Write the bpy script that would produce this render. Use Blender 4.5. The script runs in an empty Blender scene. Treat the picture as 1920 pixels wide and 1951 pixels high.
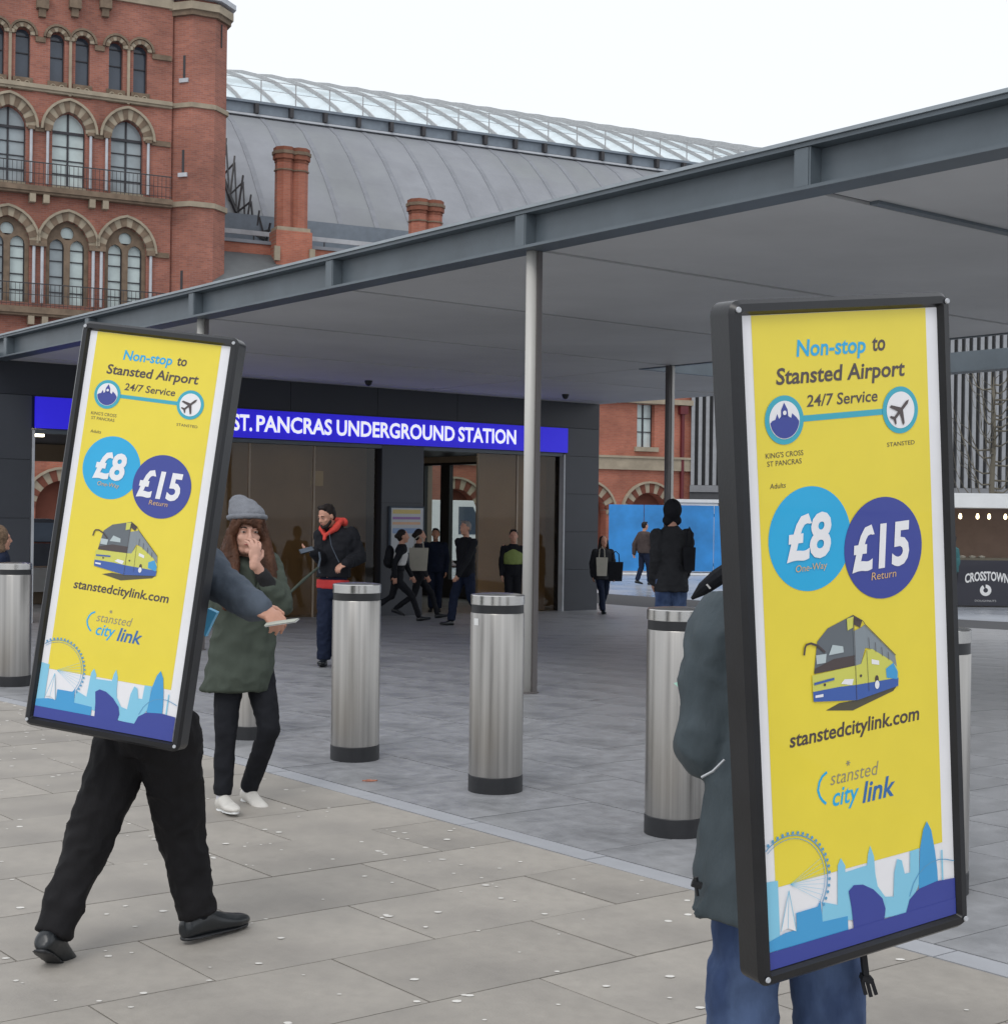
import bpy, bmesh, math, random
import numpy as np
from mathutils import Vector, Matrix, noise
from mathutils.geometry import tessellate_polygon
random.seed(7)
SC = bpy.context.scene
COL = SC.collection
R = math.radians
# ------------------------------------------------------------------ camera, world, sun
F, CX, CY, ROLL, CH = 2800.0, 960.0, 976.0, R(.75), 1.55      # calibrated from the photograph (1920 px wide)
cd = bpy.data.cameras.new('camera'); cam = bpy.data.objects.new('camera', cd); COL.objects.link(cam)
cd.sensor_fit = 'HORIZONTAL'; cd.sensor_width = 36; cd.lens = 36*F/1920; cd.clip_end = 2000
c_, s_ = math.cos(ROLL), math.sin(ROLL)
cam.matrix_world = Matrix(((c_, -s_, 0, 0), (0, 0, -1, 0), (s_, c_, 0, CH), (0, 0, 0, 1)))
SC.camera = cam
W = bpy.data.worlds.new('World'); SC.world = W; W.use_nodes = True
nt = W.node_tree; bg = nt.nodes['Background']
sky = nt.nodes.new('ShaderNodeTexSky'); sky.sky_type = 'NISHITA'; sky.sun_disc = False
sky.sun_elevation = R(50); sky.sun_rotation = R(200)
mx = nt.nodes.new('ShaderNodeMix'); mx.data_type = 'RGBA'; mx.inputs[0].default_value = .9   # cloud layer over the clear sky
mx.inputs[7].default_value = (10.6, 10.9, 11.3, 1)
nt.links.new(sky.outputs[0], mx.inputs[6]); nt.links.new(mx.outputs[2], bg.inputs[0])
bg.inputs[1].default_value = .1
sl = bpy.data.lights.new('sun', 'SUN'); sl.energy = .9; sl.angle = R(25); sl.color = (1, .97, .93)
so = bpy.data.objects.new('sun', sl); COL.objects.link(so); so.rotation_euler = (R(40), 0, R(-20))
SC.view_settings.view_transform = 'Standard'; SC.view_settings.look = 'None'
SC.view_settings.exposure = 0; SC.view_settings.gamma = 1
SC.render.engine = 'CYCLES'
SC.cycles.max_bounces = 6; SC.cycles.transparent_max_bounces = 12

# ------------------------------------------------------------------ helpers
def un(px, py):
    a = px-CX; b = py-CY
    return a*c_+b*s_, -a*s_+b*c_
def P(px, py, d):
    a, b = un(px, py); return Vector((a*d/F, d, CH-b*d/F))
def gz(Y): return -.0275*min(max(Y-11, 0), 19)
def G(px, py):
    a, b = un(px, py); lo, hi = 1., 300.
    for _ in range(50):
        m = (lo+hi)/2
        if CH-b*m/F > gz(m): lo = m
        else: hi = m
    return P(px, py, lo)
def proj(X, Y, Z):
    a = F*X/Y; b = -F*(Z-CH)/Y
    return CX+a*c_-b*s_, CY+a*s_+b*c_

def tagp(o, label=None, cat=None, group=None, kind=None):
    if label: o['label'] = label
    if cat: o['category'] = cat
    if group: o['group'] = group
    if kind: o['kind'] = kind
    return o
def empty(name, mat=None, loc=None, label=None, cat=None, group=None):
    o = bpy.data.objects.new(name, None); COL.objects.link(o); o.empty_display_size = .1
    if mat is not None: o.matrix_world = mat
    if loc is not None: o.location = loc
    return tagp(o, label, cat, group)
class MB:
    """collects geometry for one mesh object"""
    def __init__(s): s.v = []; s.f = []; s.m = []
    def add(s, V, Fc, mi=0):
        b = len(s.v); s.v += [tuple(v) for v in V]; s.f += [tuple(i+b for i in f) for f in Fc]; s.m += [mi]*len(Fc); return s
    def box(s, x0, x1, y0, y1, z0, z1, mi=0):
        V = [(x, y, z) for z in (z0, z1) for y in (y0, y1) for x in (x0, x1)]
        return s.add(V, [(0,2,3,1),(4,5,7,6),(0,1,5,4),(2,6,7,3),(0,4,6,2),(1,3,7,5)], mi)
    def bar(s, p, q, w, h=None, mi=0, up=(0,0,1)):
        p = Vector(p); q = Vector(q); d = (q-p).normalized(); u = Vector(up)
        if abs(d.dot(u)) > .98: u = Vector((1,0,0))
        r = d.cross(u).normalized(); u = r.cross(d); h = h or w
        V = [e+r*(a*w/2)+u*(b*h/2) for e in (p, q) for a, b in ((-1,-1),(1,-1),(1,1),(-1,1))]
        return s.add(V, [(0,1,2,3),(7,6,5,4),(0,4,5,1),(1,5,6,2),(2,6,7,3),(3,7,4,0)], mi)
    def tube(s, pts, rad, n=8, mi=0):
        pts = [Vector(p) for p in pts]; rs = rad if isinstance(rad, (list, tuple)) else [rad]*len(pts); V = []; Fc = []
        for i, p in enumerate(pts):
            d = (pts[min(i+1, len(pts)-1)]-pts[max(i-1, 0)]).normalized()
            u = Vector((0,0,1)) if abs(d.z) < .95 else Vector((1,0,0))
            r = d.cross(u).normalized(); u = r.cross(d)
            V += [p+(r*math.cos(2*math.pi*k/n)+u*math.sin(2*math.pi*k/n))*rs[i] for k in range(n)]
        for i in range(len(pts)-1):
            for k in range(n):
                a = i*n+k; b = i*n+(k+1) % n; Fc.append((a, b, b+n, a+n))
        Fc.append(tuple(range(n))[::-1]); Fc.append(tuple(range((len(pts)-1)*n, len(pts)*n)))
        return s.add(V, Fc, mi)
    def lathe(s, prof, c=(0,0), n=32, mi=0):
        V = [(c[0]+r*math.cos(2*math.pi*k/n), c[1]+r*math.sin(2*math.pi*k/n), z) for r, z in prof for k in range(n)]
        Fc = [(i*n+k, i*n+(k+1) % n, (i+1)*n+(k+1) % n, (i+1)*n+k) for i in range(len(prof)-1) for k in range(n)]
        Fc.append(tuple(range(n))[::-1]); Fc.append(tuple(range((len(prof)-1)*n, len(prof)*n)))
        return s.add(V, Fc, mi)
    def prism(s, poly, y0, y1, mi=0):            # polygon in x,z extruded along y
        n = len(poly); V = [(x, y0, z) for x, z in poly]+[(x, y1, z) for x, z in poly]
        tr = tessellate_polygon([[Vector((x, z, 0)) for x, z in poly]])
        Fc = [tuple(t) for t in tr]+[tuple(i+n for i in t) for t in tr]+[(i, (i+1) % n, (i+1) % n+n, i+n) for i in range(n)]
        return s.add(V, Fc, mi)
    def slab(s, poly, z0, z1, mi=0):             # polygon in x,y extruded along z
        n = len(poly); V = [(x, y, z0) for x, y in poly]+[(x, y, z1) for x, y in poly]
        tr = tessellate_polygon([[Vector((x, y, 0)) for x, y in poly]])
        Fc = [tuple(t) for t in tr]+[tuple(i+n for i in t) for t in tr]+[(i, (i+1) % n, (i+1) % n+n, i+n) for i in range(n)]
        return s.add(V, Fc, mi)
    def holed(s, outer, holes, y0, y1, mi=0, mi2=None):   # wall in x,z at y0 with openings, reveals to y1
        loops = [outer]+holes; flat = [p for l in loops for p in l]
        tr = tessellate_polygon([[Vector((x, z, 0)) for x, z in l] for l in loops])
        s.add([(x, y0, z) for x, z in flat], [tuple(t) for t in tr], mi)
        for l in loops:
            n = len(l); s.add([(x, y0, z) for x, z in l]+[(x, y1, z) for x, z in l], [(i, (i+1) % n, (i+1) % n+n, i+n) for i in range(n)], mi if mi2 is None else mi2)
        return s
    def mesh(s, name, mats, smooth=False, fix=True, bevel=0):
        me = bpy.data.meshes.new(name); me.from_pydata(s.v, [], s.f)
        if not isinstance(mats, (list, tuple)): mats = [mats]
        for m in mats: me.materials.append(m)
        me.polygons.foreach_set('material_index', s.m)
        if fix or bevel:
            bm = bmesh.new(); bm.from_mesh(me)
            bmesh.ops.recalc_face_normals(bm, faces=bm.faces)
            if bevel: bmesh.ops.bevel(bm, geom=bm.edges[:], offset=bevel, segments=2, profile=.6, affect='EDGES')
            bm.to_mesh(me); bm.free()
        if smooth: me.polygons.foreach_set('use_smooth', [True]*len(me.polygons))
        return me
    def build(s, name, mats, parent=None, smooth=False, bevel=0, **kw):
        return link(name, s.mesh(name, mats, smooth, True, bevel), parent, **kw)
def link(name, me, parent=None, loc=None, **kw):
    o = bpy.data.objects.new(name, me); COL.objects.link(o)
    if parent is not None: o.parent = parent
    if loc is not None: o.location = loc
    return tagp(o, **kw)
def copy_tree(o, parent=None, label=None):
    c = o.copy(); COL.objects.link(c); c.parent = parent
    if label: c['label'] = label
    for ch in list(o.children): copy_tree(ch, c)
    return c
def smooth_angle(o, ang=35):
    me = o.data; me.polygons.foreach_set('use_smooth', [True]*len(me.polygons))
    bm = bmesh.new(); bm.from_mesh(me)
    for e in bm.edges:
        if len(e.link_faces) != 2 or e.calc_face_angle(0) > R(ang): e.smooth = False
    bm.to_mesh(me); bm.free()

# ------------------------------------------------------------------ materials
def mat(name, col, rough=.7, metal=0., var=.12, scale=3., bump=0., bscale=40., spec=.5, stretch=(1,1,1), rand=0., col2=None, c2s=1., c2t=(.5,.62), coat=0., rvar=0.):
    m = bpy.data.materials.new(name); m.use_nodes = True; n = m.node_tree.nodes; l = m.node_tree.links; b = n['Principled BSDF']
    b.inputs['Roughness'].default_value = rough; b.inputs['Metallic'].default_value = metal; b.inputs['Specular IOR Level'].default_value = spec
    b.inputs['Coat Weight'].default_value = coat
    tc = n.new('ShaderNodeTexCoord'); mp = n.new('ShaderNodeMapping'); l.new(tc.outputs['Object'], mp.inputs[0]); mp.inputs['Scale'].default_value = stretch
    nz = n.new('ShaderNodeTexNoise'); nz.inputs['Scale'].default_value = scale; nz.inputs['Detail'].default_value = 6; nz.inputs['Roughness'].default_value = .6
    l.new(mp.outputs[0], nz.inputs[0])
    mr = n.new('ShaderNodeMapRange'); mr.inputs[1].default_value = .3; mr.inputs[2].default_value = .7; mr.inputs[3].default_value = 1-var; mr.inputs[4].default_value = 1+var
    l.new(nz.outputs[0], mr.inputs[0]); fac = mr.outputs[0]
    if rand:
        oi = n.new('ShaderNodeObjectInfo'); r2 = n.new('ShaderNodeMapRange'); r2.inputs[3].default_value = 1-rand; r2.inputs[4].default_value = 1+rand
        l.new(oi.outputs['Random'], r2.inputs[0]); mu = n.new('ShaderNodeMath'); mu.operation = 'MULTIPLY'; l.new(fac, mu.inputs[0]); l.new(r2.outputs[0], mu.inputs[1]); fac = mu.outputs[0]
    base = n.new('ShaderNodeMix'); base.data_type = 'RGBA'; base.inputs[0].default_value = 0; base.inputs[6].default_value = (*col, 1); base.inputs[7].default_value = (*(col2 or col), 1)
    if col2:
        n2 = n.new('ShaderNodeTexNoise'); n2.inputs['Scale'].default_value = c2s; n2.inputs['Detail'].default_value = 5; l.new(mp.outputs[0], n2.inputs[0])
        m2 = n.new('ShaderNodeMapRange'); m2.inputs[1].default_value = c2t[0]; m2.inputs[2].default_value = c2t[1]; l.new(n2.outputs[0], m2.inputs[0]); l.new(m2.outputs[0], base.inputs[0])
    vm = n.new('ShaderNodeVectorMath'); vm.operation = 'SCALE'; l.new(base.outputs[2], vm.inputs[0]); l.new(fac, vm.inputs['Scale']); l.new(vm.outputs[0], b.inputs['Base Color'])
    if rvar:
        m3 = n.new('ShaderNodeMapRange'); m3.inputs[1].default_value = .3; m3.inputs[2].default_value = .7; m3.inputs[3].default_value = rough-rvar; m3.inputs[4].default_value = rough+rvar
        l.new(nz.outputs[0], m3.inputs[0]); l.new(m3.outputs[0], b.inputs['Roughness'])
    if bump:
        n3 = n.new('ShaderNodeTexNoise'); n3.inputs['Scale'].default_value = bscale; n3.inputs['Detail'].default_value = 4; l.new(mp.outputs[0], n3.inputs[0])
        bp = n.new('ShaderNodeBump'); bp.inputs['Strength'].default_value = bump; bp.inputs['Distance'].default_value = .01; l.new(n3.outputs[0], bp.inputs['Height']); l.new(bp.outputs[0], b.inputs['Normal'])
    return m
def brick_mat(name, c1, c2, mortar, vertical='xz', bw=.225, rh=.075):
    m = mat(name, c1, .85, var=.3, scale=.5); n = m.node_tree.nodes; l = m.node_tree.links
    tc = [x for x in n if x.type == 'TEX_COORD'][0]; vm = [x for x in n if x.type == 'VECT_MATH'][0]
    sx = n.new('ShaderNodeSeparateXYZ'); cx = n.new('ShaderNodeCombineXYZ'); l.new(tc.outputs['Object'], sx.inputs[0])
    l.new(sx.outputs[0], cx.inputs[0]); l.new(sx.outputs[2], cx.inputs[1])
    br = n.new('ShaderNodeTexBrick'); l.new(cx.outputs[0], br.inputs[0]); br.inputs['Color1'].default_value = (*c1, 1); br.inputs['Color2'].default_value = (*c2, 1); br.inputs['Mortar'].default_value = (*mortar, 1)
    br.inputs['Scale'].default_value = 1; br.inputs['Brick Width'].default_value = bw; br.inputs['Row Height'].default_value = rh; br.inputs['Mortar Size'].default_value = .008
    l.new(br.outputs[0], vm.inputs[0])
    return m
def glow(name, col, st):
    m = bpy.data.materials.new(name); m.use_nodes = True; b = m.node_tree.nodes['Principled BSDF']
    b.inputs['Base Color'].default_value = (*col, 1); b.inputs['Emission Color'].default_value = (*col, 1); b.inputs['Emission Strength'].default_value = st; return m
def clear_glass(name, tint=(.8,.85,.85), mixv=.75, rough=.04):
    m = bpy.data.materials.new(name); m.use_nodes = True; n = m.node_tree.nodes; l = m.node_tree.links; n.clear()
    o = n.new('ShaderNodeOutputMaterial'); t = n.new('ShaderNodeBsdfTransparent'); t.inputs[0].default_value = (*tint, 1)
    g = n.new('ShaderNodeBsdfGlossy'); g.inputs['Roughness'].default_value = rough
    f = n.new('ShaderNodeFresnel'); f.inputs[0].default_value = 1.5; x = n.new('ShaderNodeMixShader')
    ge = n.new('ShaderNodeNewGeometry'); inv = n.new('ShaderNodeMath'); inv.operation = 'SUBTRACT'; inv.inputs[0].default_value = 1; l.new(ge.outputs['Backfacing'], inv.inputs[1]); mf = n.new('ShaderNodeMath'); mf.operation = 'MULTIPLY'; l.new(f.outputs[0], mf.inputs[0]); l.new(inv.outputs[0], mf.inputs[1])
    l.new(mf.outputs[0], x.inputs[0]); l.new(t.outputs[0], x.inputs[1]); l.new(g.outputs[0], x.inputs[2])
    if mixv < 1:
        d = n.new('ShaderNodeBsdfDiffuse'); d.inputs[0].default_value = (*tint, 1); y = n.new('ShaderNodeMixShader'); y.inputs[0].default_value = 1-mixv
        l.new(x.outputs[0], y.inputs[1]); l.new(d.outputs[0], y.inputs[2]); l.new(y.outputs[0], o.inputs[0])
    else: l.new(x.outputs[0], o.inputs[0])
    return m
M = dict(
 beige=mat('beige_sandstone', (.355,.328,.292), .66, var=.09, scale=14, rand=.07, col2=(.285,.264,.238), c2s=1.8, c2t=(.42,.68), rvar=.1, bump=.12, bscale=90, stretch=(1,1,1)),
 joint=mat('dark_joint', (.13,.12,.11), .9, scale=20),
 grey=mat('grey_granite', (.295,.30,.315), .4, var=.14, scale=9, rand=.035, col2=(.185,.19,.20), c2s=1.7, c2t=(.5,.75), bump=.15, bscale=70, rvar=.12),
 joint2=mat('dark_grey_joint', (.055,.057,.062), .8, scale=20),
 kerb=mat('pale_kerb_stone', (.36,.37,.395), .6, var=.06, scale=6, rand=.04),
 ground=mat('grey_asphalt', (.36,.385,.43), .32, var=.2, scale=.4, rvar=.12),
 gum=mat('white_spots', (.72,.70,.66), .7, var=.08),
 steel=mat('brushed_steel', (.42,.405,.385), .36, 1., var=.34, scale=4, stretch=(4,4,.04), rvar=.1),  # brushed finish; reflection bands also put into the colour as vertical streaks
 steelcap=mat('polished_steel_cap', (.6,.59,.57), .22, 1., var=.05, scale=9),
 black=mat('black_rubber', (.016,.017,.02), .45, var=.15, scale=8),
 canopy=mat('dark_grey_painted_steel', (.11,.135,.155), .42, var=.16, scale=1.5),
 soffit=mat('grey_soffit_panel', (.64,.64,.635), .6, var=.1, scale=.45, rand=.03),
 colm=mat('pale_column_steel', (.55,.54,.51), .4, 0., var=.05, scale=4, stretch=(1,1,.2)),
 coldark=mat('dark_column_paint_and_shade', (.12,.11,.11), .4, var=.05),
 cladding=mat('dark_grey_cladding', (.045,.05,.062), .45, var=.08, scale=1.2, rand=.08),
 claddark=mat('near_black_fascia', (.018,.021,.03), .45, var=.08, scale=1.2),
 brown=mat('brown_bronze_wall', (.34,.27,.205), .4, var=.15, scale=.8),
 sign=glow('blue_sign_face', (.028,.018,.72), .5), signtxt=glow('white_sign_letters', (.9,.9,.95), .75),
 tubel=glow('lit_tube', (1,.9,.68), 7),
 brick=brick_mat('red_brick', (.36,.137,.092), (.265,.098,.07), (.29,.17,.14)),
 brickor=brick_mat('orange_brick', (.42,.145,.09), (.34,.11,.07), (.33,.17,.125)),
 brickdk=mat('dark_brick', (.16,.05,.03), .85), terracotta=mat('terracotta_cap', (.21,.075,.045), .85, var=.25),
 stone=mat('pale_stone', (.34,.285,.21), .85, var=.18, scale=2), stonedk=mat('sooty_stone', (.18,.13,.09), .9, var=.3, scale=3),
 slate=mat('slate_roof', (.25,.26,.285), .6, var=.13, scale=.6, stretch=(1,1,1), col2=(.20,.212,.218), c2s=.15, c2t=(.45,.65)),
 slatedk=mat('wet_dark_slate', (.10,.11,.115), .55), slateseam=mat('slate_seam', (.22,.23,.255), .7), lead=mat('blue_grey_gutter', (.18,.215,.255), .5, var=.12), ledge=mat('pale_ledge', (.5,.52,.55), .6),
 glassroof=clear_glass('shed_glass', (.86,.95,.98), .45, .2), ribm=mat('shed_rib_paint', (.36,.365,.37), .5),
 pane=mat('window_glass', (.33,.38,.40), .12, var=.2, scale=.8), panedk=mat('dark_window_glass', (.075,.095,.125), .1, var=.2, scale=.8), panelt=mat('curtain_and_sky_glass', (.55,.64,.63), .15, var=.12, scale=1.5),  # pale panes carry sky reflections as well as curtains in their colour
 wframe=mat('dark_window_frame', (.03,.028,.035), .5), iron=mat('dark_iron', (.035,.033,.037), .5),
 clear=clear_glass('clear_glass', (.75,.78,.76), 1), brownglass=clear_glass('bronze_tinted_glass', (.80,.73,.62), 1, .03),
 blue=mat('blue_hoarding', (.03,.24,.60), .45, var=.25, scale=.9, rand=.12), white=mat('white_paint', (.75,.76,.76), .5, var=.05),
 fin=mat('grey_fin', (.29,.30,.315), .5), finback=mat('dark_louvre_back', (.05,.052,.056), .6), finband=mat('grey_band', (.2,.205,.215), .6),
 bark=mat('bare_branch_bark', (.14,.125,.095), .9),
 skin=mat('skin', (.52,.27,.19), .5, var=.06, scale=12), skin2=mat('pale_skin', (.58,.33,.25), .5, var=.06, scale=12), lip=mat('lips', (.38,.10,.09), .45), eye=mat('eye_white', (.6,.58,.55), .3), iris=mat('iris', (.03,.02,.015), .3),
 hairbr=mat('brown_hair', (.075,.034,.02), .5, spec=.18, var=.45, scale=24, stretch=(1,1,.12), bump=.5, bscale=60), hairdk=mat('dark_hair', (.018,.014,.013), .5, spec=.18, var=.3, scale=30), hairgr=mat('grey_hair', (.2,.18,.17), .6),
 beanie=mat('grey_knit', (.20,.21,.235), .9, spec=.18, var=.1, scale=30, bump=.6, bscale=110, stretch=(1,1,.3)),
 parka=mat('green_parka_cloth', (.062,.076,.062), .8, spec=.18, var=.14, scale=6, bump=.9, bscale=15, stretch=(1,1,.5)), parkal=mat('dark_knit_sleeve', (.012,.012,.014), .9),
 coral=mat('coral_hood', (.62,.07,.055), .8, spec=.18, var=.15, scale=8), red=mat('red_sweater', (.5,.03,.03), .8),
 blackcloth=mat('black_cloth', (.012,.013,.017), .8, spec=.18, var=.2, scale=8), navy=mat('navy_cloth', (.012,.018,.04), .8, spec=.18, var=.2, scale=8), trouser=mat('black_trouser_cloth', (.012,.0115,.013), .75, spec=.18, var=.2, scale=7, bump=.9, bscale=15, stretch=(1,1,.5)),
 grey_jkt=mat('blue_grey_jacket', (.085,.105,.135), .75, spec=.18, var=.16, scale=9, bump=.9, bscale=15, stretch=(1,1,.5)), petrol=mat('petrol_jacket', (.06,.078,.09), .55, spec=.18, var=.16, scale=6, bump=.9, bscale=15, stretch=(1,1,.5)),
 denim=mat('blue_denim', (.075,.115,.22), .8, spec=.18, var=.3, scale=9, col2=(.035,.058,.13), c2s=5, bump=.9, bscale=15, stretch=(1,1,.5)), charcoal=mat('charcoal_coat', (.03,.031,.035), .85, spec=.18, var=.15, scale=6),
 brownj=mat('brown_jacket', (.055,.038,.035), .8), teal=mat('teal_cloth', (.03,.12,.13), .8), hivis=mat('yellow_green_vest', (.20,.26,.07), .7), whitec=mat('white_cloth', (.6,.6,.6), .8), canvas=mat('canvas_bag', (.42,.40,.34), .85), mint=mat('mint_paper', (.32,.55,.45), .6), cyanp=mat('light_blue_plastic', (.10,.42,.68), .4),
 shoe=mat('black_leather', (.014,.017,.02), .28, var=.2, scale=9), wshoe=mat('white_trainer', (.62,.6,.56), .5, var=.1, scale=14), sock=mat('white_sock', (.6,.6,.65), .9), sole=mat('shoe_sole', (.3,.28,.26), .8),
 fur=mat('brown_fur', (.17,.11,.07), .95, var=.5, scale=40, bump=1, bscale=120),
 frameb=mat('black_plastic_frame', (.013,.014,.017), .32, var=.25, scale=7, bump=.03, bscale=120), scuff=mat('scuffed_corner', (.16,.165,.18), .4, var=.4, scale=40),
 car=mat('dark_car_paint', (.03,.035,.045), .2, coat=.6), tyre=mat('tyre', (.015,.015,.016), .8), rim=mat('wheel_rim', (.45,.46,.48), .3, .7),
 paper=mat('pale_leaflet', (.42,.44,.38), .6),
)
def flat(name, c, rough=.32):
    return mat(name, c, rough, var=.03, scale=6, coat=.35)
PR = dict(w=flat('print_white', (.88,.88,.91)), y=flat('print_yellow', (.88,.72,.055)), cy=flat('print_cyan', (.015,.43,.78)), nv=flat('print_navy', (.04,.06,.33)), dk=flat('print_dark_brown', (.075,.055,.055)), lb=flat('print_light_blue', (.25,.62,.83)),
 mb=flat('print_mid_blue', (.06,.36,.70)), ring=flat('print_ring_teal', (.04,.42,.55)), gr=flat('print_grey_glass', (.13,.15,.17)), gl=flat('print_pale_glass', (.5,.58,.6)), bb=flat('print_bus_blue', (.05,.12,.42)), by=flat('print_bus_yellow', (.66,.66,.12)), sh=flat('print_shadow', (.09,.08,.05)), tg=flat('print_thin_grey', (.3,.28,.2)), sm=flat('print_pale_orange', (.7,.45,.2)), pb=flat('print_link_blue', (.04,.16,.42)), ln=flat('print_line_blue', (.12,.36,.6)), gs=flat('print_side_glass', (.25,.29,.32)))

# ------------------------------------------------------------------ lettering
def text_mesh(s, bold=0., shear=0., arc=None, spacing=1.):
    cu = bpy.data.curves.new('lettering', 'FONT'); cu.body = s; cu.size = 1; cu.offset = bold; cu.shear = shear; cu.space_character = spacing; cu.resolution_u = 3
    o = bpy.data.objects.new('lettering', cu); COL.objects.link(o)
    dg = bpy.context.evaluated_depsgraph_get(); me = bpy.data.meshes.new_from_object(o.evaluated_get(dg))
    V = np.array([v.co[:] for v in me.vertices]); Fc = [tuple(p.vertices) for p in me.polygons]
    bpy.data.objects.remove(o); bpy.data.curves.remove(cu); bpy.data.meshes.remove(me)
    return V, Fc
CAP = text_mesh('H')[0][:, 1].max()
def text(s, x0, x1, base, cap, y, m, parent, bold=.012, shear=0., name='lettering', depth=0., arc=0., spacing=1.):
    V, Fc = text_mesh(s, bold, shear, spacing=spacing); xa, xb = V[:, 0].min(), V[:, 0].max()
    X = x0+(V[:, 0]-xa)*(x1-x0)/(xb-xa); Z = base+V[:, 1]*cap/CAP
    if arc:
        t = (X-(x0+x1)/2)/((x1-x0)/2); Z = Z-arc*t*t
    mb = MB(); mb.add([(a, y, b) for a, b in zip(X, Z)], Fc)
    if depth:
        n = len(X); mb.add([(a, y+depth, b) for a, b in zip(X, Z)], Fc)
        cnt = {}
        for f in Fc:
            for i in range(len(f)):
                e = (f[i], f[(i+1) % len(f)]); k = tuple(sorted(e)); cnt[k] = cnt.get(k, 0)+1
        mb.f += [(a, b, b+n, a+n) for (a, b), c in cnt.items() if c == 1]; mb.m += [0]*sum(1 for c in cnt.values() if c == 1)
    me = mb.mesh(name, m, fix=bool(depth))
    return link(name, me, parent)

# ================================================================== GROUND AND PAVING
def sheet(name, x0, x1, ys, dz, m, parent=None, **kw):
    mb = MB(); V = []; Fc = []
    for y in ys: V += [(x0, y, gz(y)+dz), (x1, y, gz(y)+dz)]
    for i in range(len(ys)-1): Fc.append((2*i, 2*i+1, 2*i+3, 2*i+2))
    mb.add(V, Fc); return link(name, mb.mesh(name, m, fix=False), parent, **kw)
sheet('ground', -600, 700, [-60, 11, 30, 1200], -.02, M['ground'], kind='structure', label='wide wet grey asphalt and paving behind the station')
AE = Vector((math.cos(R(130)), math.sin(R(130)), 0)); BE = Vector((math.cos(R(36)), math.sin(R(36)), 0))
def ab(p):
    det = AE.x*BE.y-AE.y*BE.x
    return (p.x*BE.y-p.y*BE.x)/det, (AE.x*p.y-AE.y*p.x)/det
KB = ab(G(1327, 1688))[1]                       # the kerb line
A0 = ab(Vector((-.491, 4.432, 0)))[0]; B0 = ab(Vector((-.558, 5.048, 0)))[1]; row0 = .566
def cell(a0, a1, b0, b1, t=0., base=None):
    out = []
    for z in (-.016, t):
        for a, b in ((a0, b0), (a1, b0), (a1, b1), (a0, b1)):
            p = AE*a+BE*b; out.append((p.x, p.y, gz(p.y)+z))
    return out
CF = [(0,1,2,3),(4,7,6,5),(0,4,5,1),(1,5,6,2),(2,6,7,3),(3,7,4,0)]
def lay(name, cells, m, parent, limit=300):
    def key(c):
        p = AE*((c[0]+c[1])/2)+BE*((c[2]+c[3])/2)
        if p.y < 1.5: return (1, 99)
        x, y = proj(p.x, p.y, gz(p.y)); return (0 if -90 < x < 2010 and 900 < y < 2080 else 1, p.y)
    cells = sorted(cells, key=key); rest = MB()
    for i, c in enumerate(cells):
        k = key(c)
        if i < limit and k[0] == 0:
            o = AE*((c[0]+c[1])/2)+BE*((c[2]+c[3])/2); dz = random.uniform(-.0012, .0012); V = [(v[0]-o.x, v[1]-o.y, v[2]+dz) for v in cell(*c)]
            g = MB(); g.add(V, CF); ob = link(name, g.mesh(name, m), parent, loc=(o.x, o.y, 0))
        else: rest.add(cell(*c), CF)
    if rest.v: rest.build(name+'_field', m, parent, kind='stuff')
def bedding(name, a0, a1, b0, b1, z, m, **kw):
    n = 60; mb = MB(); V = []; Fc = []; nb = 14
    for i in range(n+1):
        for j in range(nb+1):
            p = AE*(a0+(a1-a0)*i/n)+BE*(b0+(b1-b0)*j/nb); V.append((p.x, p.y, gz(p.y)+z))
    for i in range(n):
        for j in range(nb):
            k = i*(nb+1)+j; Fc.append((k, k+1, k+nb+2, k+nb+1))
    return mb.add(V, Fc).build(name, m, None, **kw)
foot = bedding('footpath', -4, 26, KB-11, KB-.075, -.009, M['joint'], kind='structure', label='beige stone footpath laid in long staggered slabs')
cells = []; gp = .0035
for i in range(-9, 44):
    a0 = A0+i*row0-.0; off = B0+(0 if i % 2 == 0 else .43)
    k = -14
    while True:
        b0 = off+.86*k; b1 = min(b0+.86, KB-.072)
        if b0 > KB-.2: break
        if b1 > KB-.3 and b1 < KB-.072: pass
        cells.append((a0+gp, a0+row0-gp, b0+gp, b1-gp)); k += 1
cells = [c for c in cells if c[2] > KB-10.5]
lay('paving_slab', cells, M['beige'], foot)
kerb = bedding('kerb_strip', -4, 26, KB-.08, KB+.075, -.0125, M['joint2'], kind='structure', label='pale stone strip dividing beige footpath and grey paving')
lay('kerb_stone', [(a+gp, a+.9-gp, KB-.066, KB+.062) for a in np.arange(-3.9, 25, .9)], M['kerb'], kerb)
plaza = bedding('plaza_paving', -16, 34, KB+.07, KB+22, -.009, M['joint2'], kind='structure', label='grey granite paving running under the canopy')
cells = []; j = 0; b = KB+.07
while b < KB+18.5:
    wd = .62 if j else .8
    a = -15.5+(.45 if j % 2 else 0)
    while a < 32:
        cells.append((a+.004, a+.9-.004, b+.004, b+wd-.004)); a += .9
    b += wd; j += 1
lay('granite_slab', cells, M['grey'], plaza)
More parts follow.
